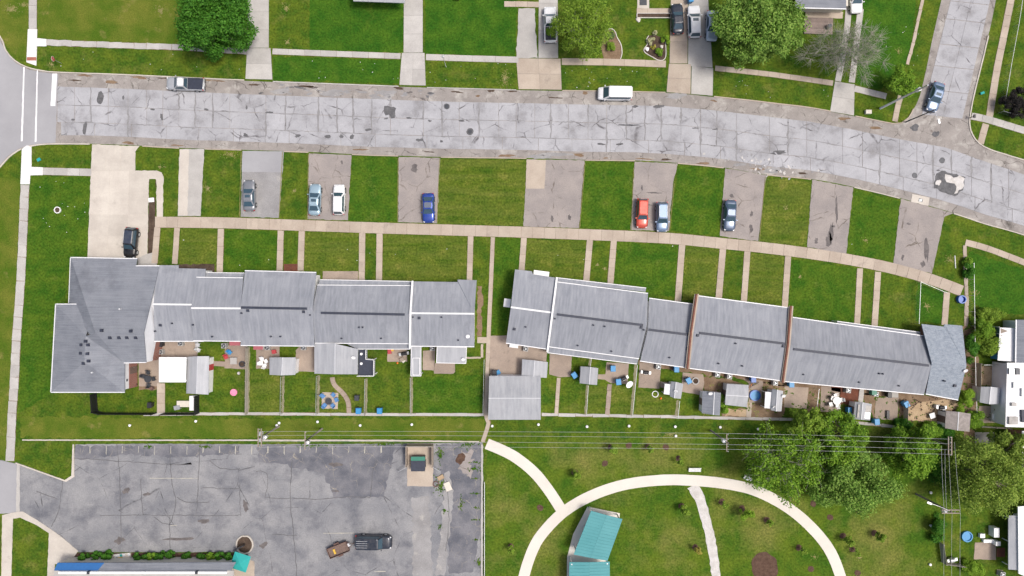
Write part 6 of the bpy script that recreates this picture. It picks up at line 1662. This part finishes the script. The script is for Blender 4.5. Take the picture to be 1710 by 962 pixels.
# red awnings
for lb, x0, x1, y0, y1 in (('faded red awning over a back door near the blue chair', 383, 401, 570, 577), ('faded red awning over a back door near the white chairs', 423, 439, 577, 584)):
    o = thing('awning', lb, 'awning', G((x0 + x1) / 2, (y0 + y1) / 2), 0)
    w = [G(x0, y0, 2.5), G(x1, y0, 2.5), G(x1, y1, 2.15), G(x0, y1, 2.15)]; l0 = Vector(o.location)
    MB().slab3([p - l0 for p in w], .05).build('canvas', M['awning_red'], o)
    for p, q in ((w[0], w[3]), (w[1], w[2])): MB().tube([p - l0 - Vector((0, 0, .4)), q - l0 - Vector((0, 0, .06))], .02, 5).build('bracket', M['steel'], o)
def crate(lb, px, py, sx, sy, h, m_, rz=0.0, cat='box', name='box', lid=None, group=None):
    o = thing(name, lb, cat, G(px, py) + Vector((0, 0, .03)), rz, group)
    MB().box(0, 0, 0, sx, sy, h * .85).build('box_body', M[m_], o)
    MB().box(0, 0, h * .85, sx + .05, sy + .05, h * .15, 0, .96).build('lid', M[lid or m_], o)
crate('red cube seat on the patio near the white chairs', 459, 587, .55, .55, .5, 'red', .1)
crate('long white chest against the end townhouse wall', 858, 577, 1.3, .55, .6, 'white', R(-7)); crate('beige utility box on the corner verge', 1448, 188, .85, .55, .5, 'cream', .0, 'utility box', 'utility_box')
crate('white box on the sandy yard beside the dark barbecue', 1562, 678, .5, .5, .6, 'white'); crate('black planter box lying on the square brown patio', 1481, 692, .38, 1.2, .35, 'black')
crate('green-topped cabinet beside the house wall air conditioner', 1455, 654, .7, .7, .9, 'green'); crate('white garden cupboard beside the blue tub', 1655, 885, .8, 1.4, 1.2, 'white'); crate('white bench box beside the blue tub', 1637, 893, .7, .6, .5, 'white'); crate('long white bench by the pink patio', 1648, 902, 1.6, .45, .45, 'white'); crate('white cupboard standing near the pink patio path', 1659, 904, .7, .6, 1.0, 'white')
crate('orange toy box on the toy patio', 655, 584, .5, .35, .35, 'yellow'); crate('red and white toy car on the toy patio', 651, 586, .5, .8, .4, 'red', .1, 'toy'); crate('dark storage box on the toy patio', 672, 600, .7, .5, .4, 'wood', .5); crate('tan cushion box at the toy patio edge', 674, 602, .5, .5, .3, 'cream', .7)
crate('small white sign board lying in the planting strip', 253, 334, .8, .6, .06, 'white', .1, 'board', 'board')
crate('teal bag lying on the verge across the side street', 1639, 156, .55, .3, .25, 'teal_cloth', .4, 'bag', 'bag'); crate('pale teal bag lying near the corner ramp', 66, 267, .5, .4, .2, 'teal_cloth', .5, 'bag', 'bag'); crate('stack of pale boards inside the black fence', 308, 674, 2.0, .9, .35, 'cream', 0, 'boards', 'board_stack'); crate('white covered boat-shaped trailer box behind the long shed', 326, 672, 1.0, 2.2, .8, 'white', 0, 'trailer box', 'trailer_box'); crate('grey machine beside the pale boards', 298, 680, .9, .6, .5, 'steel', .2, 'machine', 'garden_machine'); crate('blue and white tarp heap beside the black bin', 831, 622, .8, .6, .4, 'blue_deep', .5, 'tarp', 'tarp_heap', 'blue_bin')
for lb, x, y, r_, m_ in (('orange ball on the lawn below the toy patio', 664, 606, .16, 'orange'), ('orange ball beside the white hoop', 1103, 665, .18, 'orange'), ('orange flower pot at the foot of the square brown patio', 1495, 705, .16, 'orange'), ('red pot at the corner of the dark table patio', 256, 648, .3, 'rust'), ('red pot by the brick wing wall', 228, 642, .28, 'rust'), ('grey pot on the lawn near the pink tub', 400, 623, .22, 'conc_gray')):
    fl = x in (664, 1103)
    o = MB().lathe(0, 0, [(.02, 0), (r_ * .75, r_ * .3), (r_, r_), (r_ * .75, r_ * 1.7), (.02, r_ * 2)] if fl else [(r_ * .7, 0), (r_, r_ * 1.4), (r_ * 1.08, r_ * 1.5), (r_ * .9, r_ * 1.5), (r_ * .85, r_ * 1.2)], 14).build('ball' if fl else 'flower_pot', M[m_], None, True)
    tag(o, lb, 'ball' if fl else 'pot'); o.location = G(x, y) + Vector((0, 0, .02))
# bicycles beside the pool
for lb, x, y, rz in (('orange child bicycle by the blue bin', 1252, 643, 1.2), ('black child bicycle by the large pale shed', 1259, 641, .5)):
    o = thing('bicycle', lb, 'bicycle', G(x, y) + Vector((0, 0, .04)), rz)
    mm = M['orange'] if 'orange' in lb else M['black']
    for sx in (-.45, .45):
        n = 18; mb = MB()
        mb.tube([(sx + .27 * math.cos(6.283 * k / n), 0, .28 + .27 * math.sin(6.283 * k / n)) for k in range(n + 1)], .022, 5); mb.build('wheel', M['rubber'], o)
    MB().tube([(-.45, 0, .28), (-.1, 0, .28), (.32, 0, .62), (-.2, 0, .62), (-.1, 0, .28)], .022, 5).build('frame', mm, o)
    MB().tube([(.45, 0, .28), (.32, 0, .75)], .02, 5).build('fork', mm, o); MB().tube([(.32, -.25, .78), (.32, .25, .78)], .018, 5).build('handlebar', M['dark'], o)
    MB().box(-.22, 0, .66, .22, .12, .05).build('saddle', M['black'], o); MB().tube([(-.45, 0, .28), (-.2, 0, .66)], .018, 5).build('seat_stay', mm, o)
# ---- white clean-out caps in the grass strip
for x, y in ((467, 706), (531, 704), (602, 710), (688, 708.5), (822, 711), (899, 708.5), (980, 712), (1050, 711), (1127, 712), (1128, 727.5), (1202, 713), (1265, 716), (218, 710), (328, 703), (463, 710), (1553, 822), (1553, 877), (1552, 942)):
    o = thing('drain_cleanout', 'short white drain pipe cap standing in the grass', 'pipe cap', G(x, y), random.uniform(0, 3), 'white drain caps in the grass')
    fixn(MB().lathe(0, 0, [(.13, 0), (.13, .22), (.20, .22), (.20, .30), (.12, .34)], 12).build('cap', M['white'], o)); MB().box(0, 0, .33, .1, .1, .06).build('plug', M['white'], o)
# ---- benches in the park
def bench(lb, px, py, rz):
    o = thing('park_bench', lb, 'bench', G(px, py), rz)
    for k in range(4): MB().box(0, -.22 + k * .13, .42, 1.85, .10, .035).build('seat_slat', M['trim'], o)
    for k in range(3): MB().box(0, .30 + k * .03, .52 + k * .13, 1.85, .03, .10).build('back_slat', M['trim'], o)
    for sx in (1, -1):
        MB().box(sx * .75, -.02, 0, .07, .5, .42).build('leg', M['steel'], o); MB().box(sx * .75, .34, .40, .06, .05, .48).build('back_post', M['steel'], o)
bench('white slatted bench beside the head of the gravel path', 1159, 783.5, 0); bench('white slatted bench at the edge of the sprawling park tree', 1250, 799, R(-20))
# ---- poles and power lines
def pole(lb, base, h, arm=None, cans=(), lamp=None, cat='utility pole', r_=.15, mat='wood_pole', name='utility_pole', double=False):
    o = thing(name, lb, cat, G(*base), 0)
    MB().tube([(0, 0, -.1), (0, 0, h * .5), (0, 0, h)], r_, 10, r_ * .7).build('shaft', M[mat], o, True)
    if arm:
        a, Ln = arm; d = Vector((math.cos(a), math.sin(a), 0)); nn = Vector((-d.y, d.x, 0))
        for k in ((-.22, .22) if double else (0.14,)):
            MB().box(nn.x * k, nn.y * k, h - .35, Ln, .12, .14, a).build('crossarm', M['wood'], o)
        for k in (-.47, -.2, .2, .47):
            q = d * Ln * k; fixn(MB().lathe(q.x, q.y, [(.03, h - .22), (.07, h - .18), (.05, h - .08), (.02, h - .02)], 8).build('insulator', M['alu'], o))
    for x, y, z in cans:
        fixn(MB().lathe(x, y, [(.26, z), (.28, z + .1), (.28, z + .75), (.12, z + .82)], 14).build('transformer', M['alu'], o))
    if lamp:
        v = Vector(lamp); MB().tube(bend((0, 0, h - .3), (v.x, v.y, h + .1), .12), .035, 6).build('lamp_arm', M['alu'], o)
        MB().box(v.x, v.y, h + .02, .65, .26, .14, math.atan2(v.y, v.x)).build('lamp_head', M['alu'], o)
    return o
UP = R(90)
pole('utility pole with three transformers at the car park edge', (466, 712), 8.2, (UP, 2.6), [(.45, -.1, 6.6), (-.2, .42, 6.6), (-.2, -.45, 6.6)], double=True)
pole('utility pole with one transformer at the car park edge', (538, 716), 8.4, (UP, 2.6), [(.0, -.4, 6.9)])
pole('utility pole in the park near the bench', (1187, 719), 8.4, (UP, 2.5), [(-.35, .1, 7.0)])
pole('utility pole with double crossarms among the park trees', (1529, 724), 8.4, (UP, 2.6), double=True)
pole('utility pole with a long lamp arm beside the olive tree', (1530, 825), 8.4, (0, 2.5), [(-.3, -.2, 6.8)], lamp=(-3.2, 1.3), double=True)
pole('tall leaning-looking utility pole at the street corner with a small box', (1470, 181), 11.9, None, [(.2, .1, 9.0)], r_=.17, mat='alu')
pole('dark street lamp pole by the dusty blue sedan', (1512, 204), 7.4, None, lamp=(.4, -1.7), cat='street lamp', r_=.1, mat='dark', name='street_lamp')
o = pole('slim pale lamp post on the verge between driveways', (745, 112), 4.6, None, cat='lamp post', r_=.05, mat='alu', name='lamp_post')
fixn(MB().lathe(0, 0, [(.08, 4.5), (.2, 4.62), (.2, 4.85), (.05, 5.0)], 10).build('lamp_head', M['alu'], o))
def stop_sign():
    o = thing('stop_sign', 'red octagonal stop sign on a post at the street corner', 'sign', G(103, 106), 0)
    MB().box(0, 0, 0, .06, .06, 2.3).build('post', M['steel'], o)
    # faces the traffic coming along the street (towards +x)
    f = lambda r_, x: [(x, r_ * math.cos(R(22.5 + 45 * k)), 2.05 + r_ * math.sin(R(22.5 + 45 * k))) for k in range(8)]
    fixn(MB().loft([f(.40, .035), f(.40, .06)]).build('rim', M['white'], o)); pl = fixn(MB().loft([f(.375, .058), f(.375, .068)]).build('plate', M['lamp_red'], o))
    cu = bpy.data.curves.new('stop_text', 'FONT'); cu.body = 'STOP'; cu.size = .26; cu.align_x = 'CENTER'; cu.align_y = 'CENTER'; cu.extrude = .002
    t0 = bpy.data.objects.new('lettering_curve', cu); COL.objects.link(t0); bpy.context.view_layer.update(); me_ = bpy.data.meshes.new_from_object(t0); bpy.data.objects.remove(t0); t_ = bpy.data.objects.new('lettering', me_); COL.objects.link(t_); t_.parent = o; t_.location = (.073, 0, 2.05); t_.rotation_euler = (R(90), 0, R(90)); me_.materials.clear(); me_.materials.append(M['white'])
stop_sign()
def wire(lb, pts, grp, r_=.014):
    w = [G(*p) for p in pts]; out = []
    for i in range(len(w) - 1):
        for k in range(12):
            t_ = k / 12; q = w[i].lerp(w[i + 1], t_); q.z -= 4 * .45 * t_ * (1 - t_) * min(1, (w[i + 1] - w[i]).length / 40); out.append(q)
    out.append(w[-1]); loc = Vector((out[0].x, out[0].y, 0))
    tag(MB().tube(out, r_, 5).build('power_line', M['wire'], None, True, loc), lb, 'cable', grp)
for k, (a, b_, c, d) in enumerate(((721, 720.5, 724, 733.5), (728, 727, 732, 741), (738, 737.5, 742.5, 751), (747, 746, 750.5, 759))):
    z = 8.3
    wire('long power line strung over the grass strip and park', [(432, a, z), (512, b_, z), (1216, c, z), (1589, d, z)], 'power lines along the grass strip')
for x0, y0, x1 in ((1572, 745, 1577), (1578, 750, 1581), (1584, 735, 1590), (1594, 738, 1604)): wire('power line between the double-armed pole and the lamp pole', [(x0, y0, 8.2), (x1, 855, 8.2)], 'power lines by the olive tree')
for x in (1577, 1590, 1604): wire('power line running off beyond the lamp pole', [(x, 856, 8.2), (x + 1, 1050, 8.2)], 'power lines beyond the lamp pole')
# ---- dumpster pad, planter, umbrella and remaining things
o = thing('dumpster', 'green and dark dumpster on a concrete pad at the car park edge', 'dumpster', G(700, 771) + Vector((0, 0, .05)), 0)
MB().box(0, 0, .1, 1.95, 2.1, 1.1, 0, 1.05).build('body', M['dark'], o); MB().box(0, .78, 1.2, 2.1, .6, .08).build('lid', M['green'], o); MB().box(0, -.35, 1.2, 2.1, 1.55, .06).build('lid', M['vent'], o)
for sx in (1, -1): MB().box(sx * 1.08, 0, .75, .12, 1.1, .16).build('lifting_sleeve', M['dark'], o)
o = thing('dumpster_enclosure', 'weathered board screen round the dumpster pad', 'enclosure', G(702, 742) + Vector((0, 0, .0)), 0)
for x0, y0, sx, sy in ((0, 0, 4.0, .12), (-1.95, -1.6, .12, 3.1), (1.95, -1.6, .12, 3.1)): MB().box(x0, y0, .04, sx, sy, 1.6).build('panel', M['wood'], o)
for x0, y0, x1, y1 in ((-1.95, -3.2, -3.2, -3.9), (1.95, -3.2, 3.2, -3.9)): MB().tube([(x0, y0, 1.0), (x1, y1, 1.0)], .04, 6).build('gate_rail', M['steel'], o); MB().tube([(x1, y1, .04), (x1, y1, 1.1)], .04, 6).build('gate_post', M['steel'], o)
crate('broken pale pallet among weeds by the dumpster pad', 748, 812, .9, 1.3, .18, 'cream', .4, 'pallet', 'pallet'); crate('tan mattress-like board by the dumpster pad', 736, 797, .9, .6, .2, 'sand', .5, 'board', 'board'); ring_thing('rusty hoop with a pole by the dumpster pad', 728, 808, .4, 'rust', 'hoop', 'basketball_hoop', .07, .15)
pp = blob(409, 909, 13.5, 15, 20, .05)
sheet('planter_soil', pp, .13, M['dark_soil'], 0); tag(sheet('planter_kerb', ribbon(pp + [pp[0]], 2.2, 0, 3), .2, M['conc'], 0, kind=None, skirt=.22), 'pale kerb ring of the oval planter in the car park', 'kerb')
o = thing('park_sign_board', 'dark low sign board leaning over the oval planter', 'sign', G(403, 911) + Vector((0, 0, .1)), .45)
MB().box(0, 0, .5, 1.7, .12, .6).build('board', M['dark'], o)
for sx in (1, -1): MB().box(sx * .6, 0, 0, .1, .1, .5).build('post', M['dark'], o)
o = thing('sun_umbrella', 'square teal sun umbrella at the corner of the shop', 'umbrella', G(411, 929, 0), R(-18))
MB().add([(-1.25, -1.25, 2.2), (1.25, -1.25, 2.2), (1.25, 1.25, 2.2), (-1.25, 1.25, 2.2), (0, 0, 2.6)], [(0, 1, 4), (1, 2, 4), (2, 3, 4), (3, 0, 4)]).build('canopy', M['teal_cloth'], o); MB().tube([(0, 0, 0), (0, 0, 2.58)], .03, 6).build('pole', M['alu'], o); MB().lathe(0, 0, [(.4, 0), (.4, .08), (.08, .12)], 14).build('foot', M['dark'], o)
sheet('shop_terrace', [(392, 925), (425, 938), (425, 1000), (392, 1000)], .05, M['conc_tan'], .2)
o = thing('mosaic_panel', 'low slanted mosaic panel of coloured tiles in front of the shop', 'panel', G(200, 931) + Vector((0, 0, .03)), R(6))
MB().box(0, 0, 0, 3.6, 1.25, .25).build('backing', M['cream'], o)
for i in range(9):
    for j in range(3): MB().box(-1.6 + i * .4, -.42 + j * .4, .25, .37, .37, .02).build('tile', M[random.choice(('yellow', 'teal_cloth', 'cream', 'cream', 'trim', 'orange', 'blue_bin'))], o)
# ---- wooden deck and planter at the top
o = thing('wooden_deck', 'small weathered wooden deck in front of the blue-grey roofed house', 'deck', G(1366, 44), R(-2))
for k in range(13): MB().box(0, -1.14 + k * .19, .02, 4.3, .175, .22 + random.uniform(-.008, .008)).build('plank', M['deck'], o)
o = thing('barrel', 'grey round barrel standing on the wooden deck', 'barrel', G(1381, 47) + Vector((0, 0, .24)), 0)
MB().lathe(0, 0, [(.28, 0), (.36, .3), (.36, .5), (.28, .8)], 14).build('barrel_body', M['steel'], o); fixn(MB().lathe(0, 0, [(.29, .78), (.29, .82)], 14).build('lid', M['dark'], o))
o = thing('planter_box', 'long pale framed planter strip below the front walkway', 'planter', G(1091.5, 26.5), 0)
MB().box(0, 0, .0, 5.0, .55, .12).build('soil', M['dark_soil'], o)
for x, y, sx, sy in ((0, .33, 5.1, .1), (0, -.33, 5.1, .1), (2.55, 0, .1, .6), (-2.55, 0, .1, .6)): MB().box(x, y, 0, sx, sy, .2).build('frame', M['stone'], o)
o = thing('doormat_step', 'dark mat on the concrete entrance step', 'mat', G(1074, 4) + Vector((0, 0, .04)), 0); MB().box(0, 0, 0, 1.1, .9, .03).build('mat', M['dark'], o)
rock('pale flat stump stone below the planter strip', 0, 0, .4, 'stone', h=.4).location = G(1066, 33)
tag(MB().tube([(0, 0, .06), (.12, -1.9, .06)], .07, 6).build('plank', M['white']), 'white pipe lying on the grass beside the brown garden walk', 'pipe').location = G(1594, 427)
o = thing('letter_box', 'dark letter box post at the side street corner', 'letter box', G(1619, 197), 0); MB().box(0, 0, 0, .1, .1, 1.0).build('post', M['wood'], o); MB().box(0, 0, 1.0, .25, .5, .25).build('box_body', M['black'], o)
# brush in the old pickup's bed
bl = pk.matrix_world
bp = G(919, 57, 1.2)
bush('cut green brush heaped in the bed of the old white pickup', 919, 58, .7, .65, .7, 'mid', 10, 70, (.10, .22), name='brush_heap', cat='brush').location.z = 1.12
